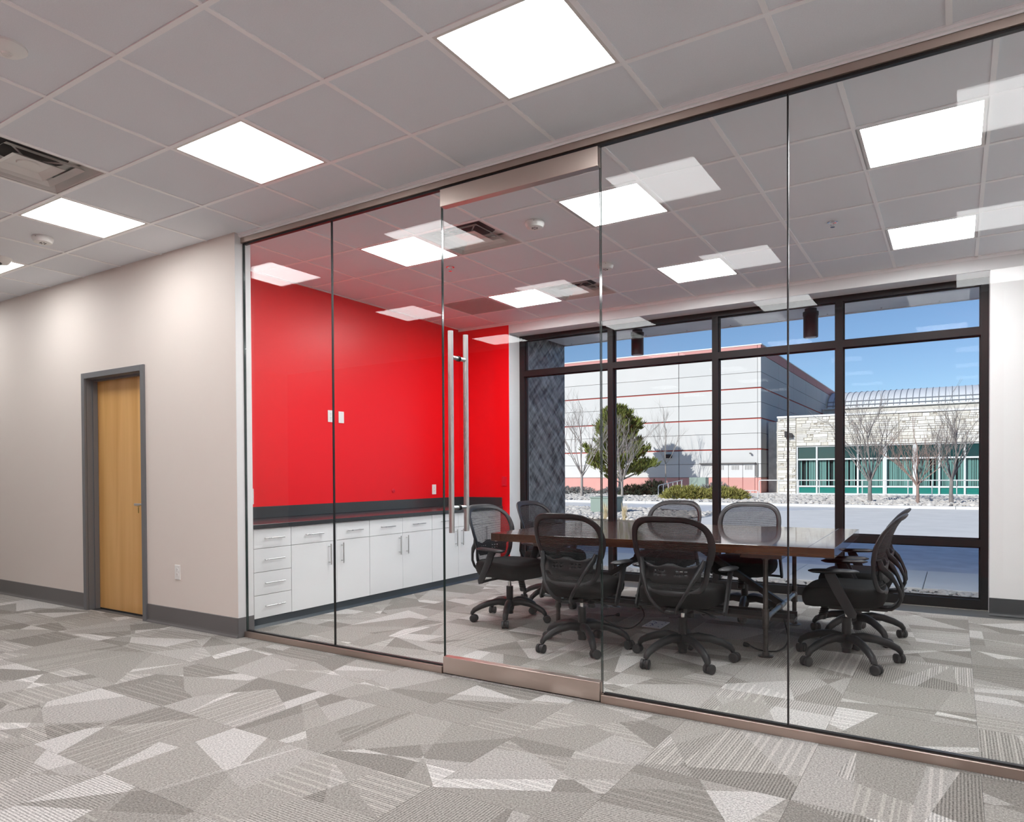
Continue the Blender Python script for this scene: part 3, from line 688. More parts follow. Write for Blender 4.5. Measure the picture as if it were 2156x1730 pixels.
# ---- chairs (front is local +Y)
def y0(z):
    pts = ((.44, -.235), (.52, -.215), (.60, -.205), (.68, -.212), (.76, -.232), (.84, -.265), (.90, -.30), (.96, -.345))
    for (a, b), (c, d_) in zip(pts, pts[1:]):
        if z <= c: t = max(0, (z-a)/(c-a)); return b+(d_-b)*t
    return pts[-1][1]
def by(x, z): return y0(z) + .75*x*x
half = [(0, .940), (.11, .937), (.18, .918), (.228, .873), (.247, .81), (.246, .745), (.230, .68), (.214, .62), (.208, .57), (.192, .52), (.155, .487), (.08, .474), (0, .472)]
def crom(P, n):
    out = []
    for i in range(len(P)-1):
        p0, p1, p2, p3 = [Vector((*P[j], 0)) for j in (max(i-1, 0), i, i+1, min(i+2, len(P)-1))]
        for k in range(n):
            t = k/n; q = .5*((2*p1)+(p2-p0)*t+(2*p0-5*p1+4*p2-p3)*t*t+(3*p1-p0-3*p2+p3)*t**3); out.append((q.x, q.y))
    return out+[P[-1]]
def make_chair():
    r = link('task_chair', None)
    # star base
    q = M().lathe([(.022, .075), (.034, .09), (.04, .13), (.036, .168), (.030, .172)], 18)
    for k in range(5):
        a = k*2*PI/5; ca, sa = math.cos(a), math.sin(a)
        prof = [(.02, .145), (.10, .158), (.18, .146), (.25, .122), (.30, .096), (.318, .074), (.320, .062)]
        rad = [(.032, .028), (.029, .027), (.026, .026), (.024, .025), (.021, .023), (.017, .021), (.014, .018)]
        q.tube([(d_*ca, d_*sa, z) for d_, z in prof], rad, 10)
    q.build('star_base', 'chair', r)
    for k in range(5):
        a = k*2*PI/5; rr = .318; b = a+(.5, 1.9, -.8, 2.6, .1)[k]
        cx, cy_ = rr*math.cos(a), rr*math.sin(a); ox, oy = .016*math.cos(b), .016*math.sin(b); nx, ny = -math.sin(b), math.cos(b)
        q = M().cyl(cx, cy_, .05, .072, .009, 8)
        q.tube([(cx+ox-nx*.006, cy_+oy-ny*.006, .03), (cx+ox+nx*.006, cy_+oy+ny*.006, .03)], .026, 14)
        cs = q.build('caster', 'chair', r)
        for s in (-1, 1):
            m = M().tube([(cx+ox+nx*s*.008, cy_+oy+ny*s*.008, .0305), (cx+ox+nx*s*.012, cy_+oy+ny*s*.012, .0305), (cx+ox+nx*s*.026, cy_+oy+ny*s*.026, .0305), (cx+ox+nx*s*.029, cy_+oy+ny*s*.029, .0305)], [.027, .0302, .0302, .025], 18)
            m.build('wheel', 'wheel', cs)
    col = M().cyl(0, 0, .055, .285, .029, 18).build('column_sleeve', 'chair', r)
    M().cyl(0, 0, .285, .345, .014, 16).build('gas_piston', 'chrome', col)
    mech = M().box(-.075, .075, -.14, .10, .338, .375, .008).box(-.05, .05, -.24, -.12, .345, .367, .006).build('tilt_mechanism', 'chair', r)
    kn = []
    for k in range(11): kn += [(.030 if k % 2 else .024, -k*.0075)]
    m = M().lathe([(.02, .02)]+kn+[(.03, -.085), (.03, -.105), (.027, -.108)], 14); m.v = [(x, y*.97+.12-z*.30, z*.95+.36) for x, y, z in m.v]
    m.build('tension_knob', 'chair', mech)
    M().tube([(.06, -.03, .352), (.17, -.07, .342), (.22, -.095, .33)], .005, 8).tube([(.21, -.09, .333), (.255, -.115, .324)], [(.006, .014), (.005, .016)], 8).build('height_lever', 'chair', mech)
    # seat
    rings = []
    def outl(sx, sy, z, dome=0):
        g_ = []
        for j in range(40):
            t = 2*PI*j/40; c, s = math.cos(t), math.sin(t); e = .5
            x = .262*sx*math.copysign(abs(c)**e, c); y = .01+.245*sy*math.copysign(abs(s)**e, s)
            if y < 0: x *= 1-.10*(y/.235)**2
            zz = z - (.032*max(0, (y-.05)/.2)**2.2) - (.012*(x/.26)**2 if dome else 0)*0
            g_.append((x, y, zz))
        return g_
    for sx, sy, z in ((.35, .35, .376), (.80, .80, .377), (.93, .93, .392), (.985, .985, .42), (1, 1, .45), (.985, .985, .478), (.94, .945, .497), (.88, .89, .505), (.84, .85, .503), (.62, .62, .508), (.3, .3, .506), (.02, .02, .505)):
        rings.append(outl(sx, sy, z))
    M().loft(rings).build('seat', 'seat', r)
    # back frame
    hp = crom(half, 4); loop = hp + [(-x, z) for x, z in hp[-2:0:-1]]
    n = len(loop); rings = []
    for i in range(n):
        x, z = loop[i]; xa, za = loop[i-1]; xb, zb = loop[(i+1) % n]; t = Vector((xb-xa, zb-za)).normalized(); nn = Vector((t.y, -t.x))
        wide = .021 if z > .66 else .017
        p = Vector((x, by(x, z), z)); g_ = []
        for j in range(10):
            a = 2*PI*j/10; u, v_ = math.cos(a)*wide, math.sin(a)*.0125
            px, pz = x+nn.x*u, z+nn.y*u
            g_.append((px, by(px, pz)+v_, pz))
        rings.append(g_)
    m = M().loft(rings+[rings[0]], cap=False); m.build('back_frame', 'chair', r)
    # mesh
    hw = sorted(((z, x) for x, z in hp))
    def wid(z):
        return float(np.interp(z, [a for a, b in hw], [b for a, b in hw]))
    def mf(u, v_):
        z = .478+u*.456; w_ = max(wid(z)-.006, .001); x = (v_*2-1)*w_; return (x, by(x, z)-.002, z)
    M().grid(mf, 26, 15).build('back_mesh', 'meshf', r)
    # lumbar support with slots
    xs = [-.185, -.14, -.115, -.107, -.088, -.08, -.061, -.053, -.034, -.02, .02, .034, .053, .061, .08, .088, .107, .115, .14, .185]
    zs = [.556, .574, .588, .594, .608, .616, .630, .650]
    m = M(); vi = {}
    def L_(i, j):
        if (i, j) not in vi:
            x, z = xs[i], zs[j]
            if j == len(zs)-1: z += .012*math.cos(x*34)
            if j == 0: z -= .022*(abs(x) < .12)
            vi[(i, j)] = len(m.v); m.v.append((x, by(x, z)-.022-.01*(1-(x/.19)**2), z))
        return vi[(i, j)]
    hc = {3, 5, 7, 11, 13, 15}
    for i in range(len(xs)-1):
        for j in range(len(zs)-1):
            if i in hc and j in (2, 4): continue
            m.f.append((L_(i, j), L_(i+1, j), L_(i+1, j+1), L_(i, j+1)))
    lb = m.build('lumbar_support', 'chair', r); sm = lb.modifiers.new('solid', 'SOLIDIFY'); sm.thickness = .008
    for s in (-1, 1):
        M().tube([(s*.205, by(.2, .66)-.018, .685), (s*.19, by(.19, .63)-.03, .64), (s*.172, -.255, .595), (s*.15, -.285, .55), (s*.125, -.31, .49), (s*.095, -.315, .44), (s*.065, -.295, .395), (s*.045, -.26, .365), (s*.035, -.18, .356)],
                 [(.013, .017), (.017, .021), (.0155, .019), .0115, .011, .011, .011, .012, .012], 10).build('back_bar', 'chair', r)
        # arms
        q = M(); rg = []
        for yy, zz, w_, t_ in ((-.06, .335, .02, .009), (-.055, .36, .032, .010), (.02, .50, .034, .010), (.055, .575, .034, .011), (.066, .600, .03, .014)):
            rg.append([(s*(.292+b*t_), yy+a*w_, zz) for a, b in ((-1, -.6), (-.6, -1), (.6, -1), (1, -.6), (1, .6), (.6, 1), (-.6, 1), (-1, .6))])
        q.loft(rg); q.tube([(s*.292, -.05, .350), (s*.06, -.04, .358)], [(.010, .02), (.010, .022)], 8)
        ar = q.build('arm_post', 'chair', r)
        rg = []
        for k in range(13):
            t = k/12; yy = -.10+.29*t; e = math.sqrt(max(0, 1-(2*t-1)**4)); w_ = .012+.030*e; h_ = .004+.011*e
            rg.append([(s*.285+w_*math.cos(2*PI*j/14), yy, .612+.004*math.cos(3*t)+h_*math.sin(2*PI*j/14)) for j in range(14)])
        M().loft(rg).build('arm_pad', 'chair', ar)
    return r
ch0 = make_chair()
chairs = [(-3.17, 1.56, -98, 8, 'black mesh task chair at the left end of the table, nearer the viewer'),
          (-3.22, 2.42, -96, 40, 'black mesh task chair at the left end of the table, nearer the window'),
          (-2.23, 1.04, 0, -122, 'black mesh task chair seen from behind at the long side, nearer the glass door'),
          (-1.505, 1.05, 0, -116, 'black mesh task chair seen from behind at the long side, nearer the glass joint'),
          (-2.27, 2.83, 178, 20, 'black mesh task chair on the window side of the table, left one'),
          (-1.53, 2.72, 183, 63, 'black mesh task chair on the window side of the table, right one'),
          (-.60, 1.60, 91, -55, 'black mesh task chair in profile at the near right end of the table'),
          (-.62, 2.36, 91, -50, 'black mesh task chair at the far right end, mostly behind the profile chair')]
for k, (x, y, rz, ba, lb) in enumerate(chairs):
    o = ch0 if k == 0 else dup(ch0)
    o.location = (x, y, 0); o.rotation_euler = (0, 0, math.radians(rz)); tag(o, lb, 'chair', 'black mesh task chairs around the meeting table')
    for c in o.children:
        if c.name.split('.')[0] in ('star_base', 'caster'): c.rotation_euler = (0, 0, math.radians(ba-rz))

# ================================================================== OUTDOORS
GZ = -.15
def slab(name, m, x0, x1, y0_, y1, z, label, cat='ground', kind='structure', t=.2):
    return tag(B(x0, x1, y0_, y1, z-t, z).build(name, m, smooth=False), label, cat, kind=kind)
slab('ground', 'soil', -90, 60, -40, 140, GZ-.12, 'bare ground under the street and buildings')
slab('street', 'concrete', -60, 45, 7.7, 26.75, GZ, 'wide pale concrete street outside the window', 'street')
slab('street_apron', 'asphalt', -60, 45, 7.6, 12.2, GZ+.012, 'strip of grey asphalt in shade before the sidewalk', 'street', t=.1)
sw = struct('sidewalk', 'pale concrete sidewalk outside the window, in shade', 'sidewalk')
for k in range(14): B(-14+k*1.52, -14+k*1.52+1.512, 5.95, 7.6, GZ-.1, GZ+.03, .006).build('paving_slab', 'concrete', sw)
slab('gravel_bed', 'soil', -16, 10, 4.14, 5.95, GZ+.005, 'planting bed of dark gravel right under the window', 'ground')
tag(M().prism([(-14, 16.2), (-6.6, 21.5), (-3.2, 25.4), (-14, 25.4)], GZ-.05, GZ+.004, 2).build('street_shadow_patch', 'asphalt', smooth=False), 'shadow on the pale street beyond the gravel island, drawn as a greyer slab', 'street', kind='structure')  # thin slab in the asphalt colour stands in for a shadow
kb = struct('kerb_1', 'long pale concrete kerb along the far side of the street', 'kerb')
for k in range(24): B(-60+k*4, -60+k*4+3.99, 26.75, 27.15, GZ-.1, GZ+.10, .02).build('kerb_stone', 'kerb', kb)
def bank(name, x0, x1, y0_, y1, z0, z1, label, m='soil'):
    return tag(M().add([(x0, y0_, z0-.3), (x1, y0_, z0-.3), (x1, y1, z0-.3), (x0, y1, z0-.3), (x0, y0_, z0), (x1, y0_, z0), (x1, y1, z1), (x0, y1, z1)],
                       [(0, 1, 2, 3), (4, 5, 6, 7), (0, 1, 5, 4), (1, 2, 6, 5), (2, 3, 7, 6), (3, 0, 4, 7)]).build(name, m, smooth=False), label, 'ground', kind='structure')
bank('bank_right', -8.2, 12, 27.15, 35.8, GZ+.06, GZ+.16, 'gravel bank under the bare trees before the stone building')
bank('bank_left', -60, -8.2, 27.15, 36, GZ+.06, GZ+.16, 'gravel bank under the pine before the white building')
slab('walkway', 'concrete', -60, 12, 35.8, 44, GZ+.1, 'concrete walkway along the foot of the buildings', 'walkway')
isl = tag(M().prism([(-60, 14.9), (-7.0, 14.9), (-6.5, 15.6), (-7.2, 19.6), (-9, 21.3), (-60, 21.3)], GZ-.1, GZ+.06, 2).build('street_island', 'soil', smooth=False), 'gravel island in the street around the green utility box', 'ground', kind='structure')
def gravel(n, fx, label, rmin, rmax, seed):
    rnd = random.Random(seed); base = []
    for k in range(6):
        bm = bmesh.new(); bmesh.ops.create_icosphere(bm, subdivisions=1, radius=1)
        for v in bm.verts: v.co *= .75+.5*rnd.random()
        bm.verts.index_update(); base.append((np.array([v.co[:] for v in bm.verts]), [[q.index for q in f.verts] for f in bm.faces])); bm.free()
    V = []; F = []; o = 0
    for _ in range(n):
        x, y, z = fx(rnd); v, f = base[rnd.randrange(6)]; s = rnd.uniform(rmin, rmax); a = rnd.uniform(0, 6.28); c, d_ = math.cos(a), math.sin(a)
        q = v*np.array((s*1.25, s, s*.65)); q = np.stack([q[:, 0]*c-q[:, 1]*d_, q[:, 0]*d_+q[:, 1]*c, q[:, 2]], 1)+np.array((x, y, z+s*.25))
        V.append(q); F += [[i+o for i in t] for t in f]; o += len(v)
    me = bpy.data.meshes.new('gravel'); me.from_pydata(np.concatenate(V).tolist(), [], F); me.materials.append(M_['rock'])
    return tag(link('gravel', me), label, 'gravel', kind='stuff')
gravel(2600, lambda r: (r.uniform(-4.52, 2.6), r.uniform(4.2, 5.93), GZ+.005), 'gravel stones in the bed right under the window', .02, .045, 1)
def fi(r):
    while True:
        x, y = r.uniform(-17, -6.7), r.uniform(15, 21)
        if not (y > 19.6 and x > -9): return x, y, GZ+.06
gravel(2800, fi, 'pale gravel stones on the street island by the utility box', .05, .10, 2)
def fb_(r):
    y = r.uniform(27.25, 35.6); return r.uniform(-19, 4), y, GZ+.06+.1*(y-27.15)/8.6
gravel(4200, fb_, 'pale river stones on the bank below the trees and railing', .07, .14, 3)

# ---- canopy, pier and lamps of our own building
cn = struct('canopy', 'grey sheet-metal canopy soffit above the window outside', 'canopy')
for k in range(5):
    a = -7.0+k*2.41
    B(a, a+2.40, 4.26, 5.25, 3.0, 3.2).build('soffit_panel', 'canopy', cn, smooth=False)
q = M()
for k in range(40):
    x = -4.5+k*.135*1.0
    for y in (4.6, 5.18): q.lathe([(.008, -.003), (.008, .0)], 6, (x+.03, y, 3.0)) if k % 4 == 0 else None
q.build('screw', 'slot', cn, smooth=False)
B(-7.0, 5.05, 5.25, 5.27, 2.99, 3.5).build('fascia', 'canopy', cn, smooth=False)
o = B(-5.1, -4.612, 4.25, 5.24, GZ-.2, 3.0).build('pillar_1', 'swirl', smooth=False); tag(o, 'dark swirled-steel pier outside the left end of the window', 'pillar', kind='structure')
def can_lamp(x, label):
    r = thing('canopy_lamp', label, 'lamp', (x, 4.8, 3.0), group='cylinder lamps under the canopy')
    M().cyl(0, 0, -.06, 0, .062, 20).build('mount', 'lampblack', r)
    M().lathe([(.074, -.31), (.076, -.30), (.076, -.08), (.081, -.075), (.081, -.035), (.07, -.03)], 24).build('housing', 'lampblack', r)
    M().lathe([(.0, -.318), (.05, -.313), (.066, -.305), (.066, -.29)], 20).build('lens', 'lens', r)
can_lamp(-3.352, 'black cylinder lamp under the canopy before the white building')
can_lamp(-1.343, 'black cylinder lamp under the canopy near the right glass joint, against blue sky')

# ---- white panel building
WXF, WYF = -10.44, 42.27
wh = thing('white_building', 'big white panelled building with pink-red stripes across the street', 'building', (WXF, WYF, 0))
zl = [.93, 1.80, 2.73, 3.74, 4.68, 5.70, 6.61, 7.60, 8.72]; redj = {2.73, 4.68, 6.61}
B(-40, -.3, .12, 60, GZ, 9.3).build('wall_core', 'backing', wh, smooth=False)
B(-.301, -.10, .12, 60, GZ, 9.3).build('side_core', 'backing', wh, smooth=False)
def gap(z): return .045 if z in redj else .012
cols = [(-.2, 0.0)]+[(-.2-5.14*(k+1)+.02, -.2-5.14*k-.02) for k in range(6)]
for (a, b) in cols:
    for z0, z1 in zip(zl, zl[1:]):
        B(a+.002, b-.002, 0, .11, z0+gap(z0), z1-gap(z1)).build('wall_panel', 'panelw', wh, smooth=False)
    B(a+.002, b-.002, .0, .11, GZ, .93-.012).build('base_panel', 'facredd', wh, smooth=False)
    B(a+.002, b-.002, -.02, .11, 8.73, 9.30).build('cap_panel', 'facred', wh, smooth=False)
for k in range(7):
    a, b = .13+k*5.14, .13+(k+1)*5.14-.03
    for z0, z1 in zip(zl, zl[1:]):
        B(-.099, 0, a, b, z0+gap(z0), z1-gap(z1)).build('wall_panel', 'panelw', wh, smooth=False)
    B(-.099, 0, a, b, GZ, .918).build('base_panel', 'facredd', wh, smooth=False)
    B(-.099, .02, a, b, 8.73, 9.30).build('cap_panel', 'facred', wh, smooth=False)
for z in sorted(redj): M().box(-35, .0, .085, .115, z-.044, z+.044).box(-.11, -.03, .12, 36, z-.044, z+.044).build('red_stripe', 'stripe', wh, smooth=False)
M().box(-35, .05, -.05, .2, 9.30, 9.37).box(-.15, .05, .2, 36.2, 9.30, 9.37).build('coping', 'coping', wh, smooth=False)
dd = [(-3.05, -2.03), (-2.02, -1.12), (-1.11, -.36)]
for a, b in dd:
    o = B(a+.02, b-.02, -.05, -.005, .92, 1.80).build('door_upper', 'doorw', wh, smooth=False)
    q = M()
    for k in range(5): q.box((a+b)/2-.24+k*.1, (a+b)/2-.20+k*.1, -.056, -.05, 1.42, 1.70)
    q.build('louvre', 'backing', o, smooth=False)
    B(a+.02, b-.02, -.05, -.005, GZ+.06, .918).build('door_lower', 'doorp', wh, smooth=False)
B(-3.9, -.3, -.25, .0, 1.82, 1.88).build('door_canopy', 'backing', wh, smooth=False)
B(-.34, -.18, -.08, 0, 1.0, 1.85).build('meter_box', 'backing', wh, smooth=False)
M().prism([(-6.25, 2.24), (-5.85, 2.24), (-5.8, 2.4), (-5.9, 2.5), (-6.2, 2.5)], -.2, 0).build('wall_lamp', 'lampblack', wh, smooth=False)
M().tube([(-.62, -.02, 2.42), (-.62, -.12, 2.45)], .02, 6).box(-.67, -.57, -.26, -.1, 2.42, 2.5).build('wall_camera', 'backing', wh, smooth=False)
o = tag(M().box(-.5, .5, -.3, .3, 0, 1.02, .02).box(-.01, .01, -.31, -.3, .02, 1.0).box(.15, .28, -.306, -.3, .6, .68).box(.18, .28, -.306, -.3, .36, .48).build('transformer_box', 'ubox', None, (-12.95, 37.6, GZ+.1)), 'sage green electrical cabinet in front of the white building doors', 'utility box')

# ---- stone building
SX, SY = -9.2, 41.1
st = thing('stone_building', 'low stone-clad building with teal windows and barrel roof', 'building', (SX, SY, 0))
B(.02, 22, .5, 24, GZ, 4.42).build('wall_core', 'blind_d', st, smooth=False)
B(0, 22, .06, .5, 2.80, 4.5).build('wall_band', 'mortar', st, smooth=False)
B(0, 1.06, .06, .5, GZ, 2.80).build('wall_pier', 'mortar', st, smooth=False)
B(-1.15, 0, 2.8, 3.0, GZ, 4.5).build('recess_wall', 'fstone', st, smooth=False)
B(-.03, 22, -.04, .6, 4.52, 4.63).build('coping', 'coping', st, smooth=False)
stones = []
rnd = random.Random(11)
def course(x0, x1, z0, z1):
    z = z0
    while z < z1-.04:
        h = min(rnd.choice((.10, .12, .14, .18, .21)), z1-z)
        x = x0
        while x < x1-.02:
            l = min(rnd.uniform(.3, .85), x1-x)
            if x1-x-l < .15: l = x1-x
            if h > .17 and rnd.random() < .45:
                stones.append((x, x+l, z, z+h*.5)); stones.append((x, x+l*.55, z+h*.5, z+h)) if l < .4 else stones.append((x, x+l, z+h*.5, z+h))
            else: stones.append((x, x+l, z, z+h))
            x += l
        z += h
course(0, 1.05, GZ+.05, 2.80)
course(0, 1.05, 2.81, 4.51)
for a, b in ((1.07, 3.55), (3.57, 6.48), (6.50, 9.2), (9.22, 12.4)): course(a, b, 2.81, 4.51)
def stone(x0, x1, z0, z1):
    g_ = .008; d_ = rnd.uniform(0, .05); i = .012
    v = [(x0+g_, .08, z0+g_), (x1-g_, .08, z0+g_), (x1-g_, .08, z1-g_), (x0+g_, .08, z1-g_)]
    f = [(x0+g_+i*rnd.uniform(.3, 2), .06-d_-rnd.uniform(0, .02), z0+g_+i*.6), (x1-g_-i*rnd.uniform(.3, 2), .06-d_-rnd.uniform(0, .02), z0+g_+i*.6), (x1-g_-i*rnd.uniform(.3, 2), .06-d_-rnd.uniform(0, .02), z1-g_-i*.6), (x0+g_+i*rnd.uniform(.3, 2), .06-d_-rnd.uniform(0, .02), z1-g_-i*.6)]
    return v+f, [(4, 5, 6, 7), (0, 1, 5, 4), (1, 2, 6, 5), (2, 3, 7, 6), (3, 0, 4, 7)]
stones.sort(key=lambda s: -(s[1]-s[0])*(s[3]-s[2])*(1 if s[0] < 10.6 else .2))
for s in stones[:296]: M().add(*stone(*s)).build('stone', 'stone', st, smooth=False)
q = M()
for s in stones[296:]: q.add(*stone(*s))
o = q.build('small_stones', 'stone', st, smooth=False); o['kind'] = 'stuff'
# teal storefront
wx = [1.10, 2.20, 3.30, 4.40, 5.78, 7.26, 8.42, 9.60, 10.8, 12.0]
zz = [-.04, .40, 2.0, 2.78]
for x in wx:
    w_ = .10 if x in (5.78, 7.26) else .045
    B(x-w_, x+w_, .10, .30, GZ+.05, 2.80).build('window_post', 'alu', st, smooth=False)
for z in zz: B(1.05, 12, .12, .28, z-.045, z+.045).build('window_rail', 'alu', st, smooth=False)
for a, b in zip(wx, wx[1:]):
    for k, (c, d_) in enumerate(zip(zz, zz[1:])):
        B(a+.05, b-.05, .19, .21, c+.045, d_-.045).build('pane', ('teal', 'wglass', 'teald')[k], st, smooth=False)
q = M(); rnd = random.Random(5); x = 1.2
while x < 12:
    if int(x*2.3) % 3 or rnd.random() < .6: a = rnd.uniform(-.5, .5); q.add([(x-.035*math.cos(a), .34-.035*math.sin(a), .44), (x+.035*math.cos(a), .34+.035*math.sin(a), .44), (x+.035*math.cos(a), .34+.035*math.sin(a), 1.95), (x-.035*math.cos(a), .34-.035*math.sin(a), 1.95)], [(0, 1, 2, 3)])
    x += rnd.choice((.08, .09, .1))
o = q.build('vertical_blinds', 'blind', st, smooth=False); o['kind'] = 'stuff'
B(9.4, 22, 24.9, 25.2, 4.4, 6.95).box(-1.15, 9.4, 24.9, 25.2, 4.4, 6.95).build('upper_wall', 'fstone', st, smooth=False)
B(-1.15, 22, 24.7, 25.3, 6.95, 7.05).build('upper_coping', 'coping', st, smooth=False)
def vp(t): a = t*PI/2; return (27+6*(1-math.cos(a)), 7.0+2.15*math.sin(a))
M().grid(lambda u, v_: (-1.15+u*23, vp(v_)[0], vp(v_)[1]), 2, 16).build('barrel_roof', 'roofm', st)
for k in range(46):
    x = -1.1+k*.5
    M().tube([(x, vp(t/10)[0]-.03, vp(t/10)[1]+.02) for t in range(11)], .028, 4).build('roof_seam', 'seam', st)
for t in (.12, .24): M().tube([(-1.14, vp(t)[0]-.06, vp(t)[1]+.05), (21.7, vp(t)[0]-.06, vp(t)[1]+.05)], .04, 4).build('snow_rail', 'seam', st)
M().prism([(0, -.2), (.42, -.2), (.42, .0), (0, .18)], .4-.55, .4-.2).build('wall_lamp', 'lampblack', st, (.45, -.1, 3.55), smooth=False)

# ---- railings
rl = thing('railing', 'long white pipe railing along the walkway before the teal windows', 'railing', (-9.15, 36.2, GZ+.1))
rz_ = .86
M().tube([(0, 0, rz_-.1), (.02, 0, rz_-.03), (.1, 0, rz_), (14, 0, rz_)], .028, 8).build('top_rail', 'railw', rl)
M().tube([(0, 0, .12), (14, 0, .12)], .022, 6).build('bottom_rail', 'railw', rl)
for k in range(15): M().cyl(.0+k*1.02, 0, -.05, rz_ - (.1 if k == 0 else .0), .024, 8).build('post', 'railw', rl)
sr = thing('stair_railing', 'white sloping stair railing between pine and juniper mound', 'railing', (-13.1, 31.3, GZ+.07))
sl = lambda t: (t*-.25, t*4.4, t*.22)
M().tube([(0, 0, .55), (0, .1, .68)]+[(sl(t)[0], sl(t)[1]+.1, .68+sl(t)[2]) for t in (.5, 1)], .026, 8).build('top_rail', 'railw', sr)
M().tube([(0, 0, .06), (sl(1)[0], sl(1)[1], .06+sl(1)[2])], .02, 6).build('bottom_rail', 'railw', sr)
for k in range(6): t = k/5; M().cyl(sl(t)[0], sl(t)[1], 0, .6+sl(t)[2]+(.08 if k else -.05), .022, 8).build('post', 'railw', sr)
s2 = thing('short_railing', 'short grey railing loop right of the juniper mound', 'railing', (-8.55, 30.5, GZ+.08))
M().tube([(0, 0, 0), (0, 0, .42), (.03, 0, .45), (.62, 0, .45), (.65, 0, .42), (.65, 0, 0)], .022, 8).build('loop', 'railw', s2)
M().cyl(.32, 0, 0, .45, .018, 8).build('post', 'railw', s2)
# ---- utility box near
ub = thing('utility_box', 'sage green ground utility box on the gravel island', 'utility box', (-9.86, 17.95, GZ+.06), math.radians(-4))
M().box(-.40, .40, -.38, .38, 0, .50, .012).build('body', 'ubox', ub)
M().box(-.425, .425, -.405, .405, .50, .545, .01).build('lid', 'ubox', ub)
M().box(-.004, .004, -.386, -.379, .02, .49).build('door_seam', 'slot', ub, smooth=False)

# ---- trees
def bare_tree(name, loc, h, trunk, spread, seed, label, bark, nb=8, lv=4, thick=.09):
    rnd = random.Random(seed); r = thing(name, label, 'tree', loc)
    M().tube([(0, 0, -.05), (rnd.uniform(-.03, .03), 0, trunk*.5), (0, 0, trunk*1.05)], [thick*1.15, thick*.9, thick*.8], 8).build('trunk', bark, r)
    q = M()
    def grow(p, d_, L, rad, k):
        pts = [p]; c = p
        for s in range(3):
            d_ = (d_+Vector((rnd.uniform(-.16, .16), rnd.uniform(-.16, .16), rnd.uniform(0, .14)))).normalized(); c = c+d_*L/3; pts.append(c)
        q.tube(pts, [rad, rad*.8, rad*.62, rad*.4], 4 if k > 1 else 5, cap=False)
        if k >= lv: return
        for s in range(rnd.choice((3, 4, 4)) if k < lv-1 else 4):
            t = rnd.uniform(.3, 1); i = min(int(t*3), 2); b = pts[i].lerp(pts[i+1], t*3-i)
            ax = Vector((rnd.uniform(-1, 1), rnd.uniform(-1, 1), rnd.uniform(-.3, .6))).normalized()
            nd = (d_*1.15+ax*.75+Vector((0, 0, .12))).normalized()
            grow(b, nd, L*rnd.uniform(.45, .72), rad*.48, k+1)
    for k in range(nb):
        a = k*2*PI/nb+rnd.uniform(-.4, .4); e = rnd.uniform(.45, 1.0)*spread
        grow(Vector((0, 0, trunk*rnd.uniform(.85, 1.05))), Vector((math.cos(a)*e, math.sin(a)*e, 1)).normalized(), (h-trunk)*rnd.uniform(.55, .75), thick*.34, 1)
    grow(Vector((0, 0, trunk)), Vector((rnd.uniform(-.1, .1), 0, 1)).normalized(), (h-trunk)*.75, thick*.55, 1)
    o = q.build('branches', bark, r, smooth=False); o['kind'] = 'stuff'
bare_tree('bare_tree', (-3.08, 29.65, GZ+.07), 4.1, .95, .85, 3, 'tall bare street tree left of the reddish one, before the teal windows', 'bark', 9, 4, .085)
bare_tree('bare_tree', (-1.31, 29.05, GZ+.07), 2.95, .75, 1.15, 5, 'bare tree with reddish twigs, middle of the three by the railing', 'barkr', 9, 4, .065)
bare_tree('bare_tree', (-.15, 28.75, GZ+.07), 3.65, .95, .85, 8, 'bare street tree nearest the right window frame', 'bark', 9, 4, .075)
bare_tree('bare_tree', (-17.3, 30.85, GZ+.07), 5.3, 1.3, .72, 12, 'bare grey tree beside the dark steel pier, left of the pine', 'barkl', 9, 4, .08)
bare_tree('bare_tree', (-14.1, 28.9, GZ+.07), 3.6, .9, .85, 15, 'pale bare tree standing just in front of the pine', 'barkl', 8, 4, .07)
bare_tree('bare_tree', (-15.6, 39.2, GZ+.1), 4.8, 1.9, .7, 19, 'thin bare tree behind the pine, against the white wall', 'barkl', 5, 4, .05)
def foliage(n, fn, rnd, size):
    q = M()
    for _ in range(n):
        p, d_ = fn(rnd); d_ = Vector(d_).normalized(); s = size*rnd.uniform(.6, 1.3)
        for k in range(5):
            ax = (d_+Vector((rnd.uniform(-.6, .6), rnd.uniform(-.6, .6), rnd.uniform(-.35, .6)))).normalized()
            b = ax.orthogonal().normalized(); b.rotate(Matrix.Rotation(rnd.uniform(0, 6.3), 3, ax)); p0 = Vector(p)
            q.add([p0, p0+ax*s*.5+b*s*.09, p0+ax*s, p0+ax*s*.5-b*s*.09], [(0, 1, 2, 3)])
    return q
pt = thing('pine_tree', 'tall green pine tree before the white building', 'tree', (-17.9, 37.4, GZ+.1))
M().tube([(0, 0, -.05), (.05, 0, 1.2), (-.02, .05, 2.6), (-.1, 0, 4.2)], [.15, .12, .08, .03], 8).build('trunk', 'bark', pt)
rnd = random.Random(21); boughs = []
q = M()
for k in range(90):
    t = rnd.random()**.8; z = .55+t*3.7; R_ = 2.15*(1-t)**.62*(.55+.45*rnd.random()) + .12; a = rnd.uniform(0, 2*PI)
    lean = -.25*t; p = Vector((lean*.3, 0, z-.15*R_)); e = Vector((lean+R_*math.cos(a), R_*math.sin(a), z+.28*R_)); boughs.append((p, e))
    q.tube([p, p.lerp(e, .5)+Vector((0, 0, -.04)), e], [.03, .02, .01], 4, cap=False)
o = q.build('branches', 'bark', pt, smooth=False); o['kind'] = 'stuff'
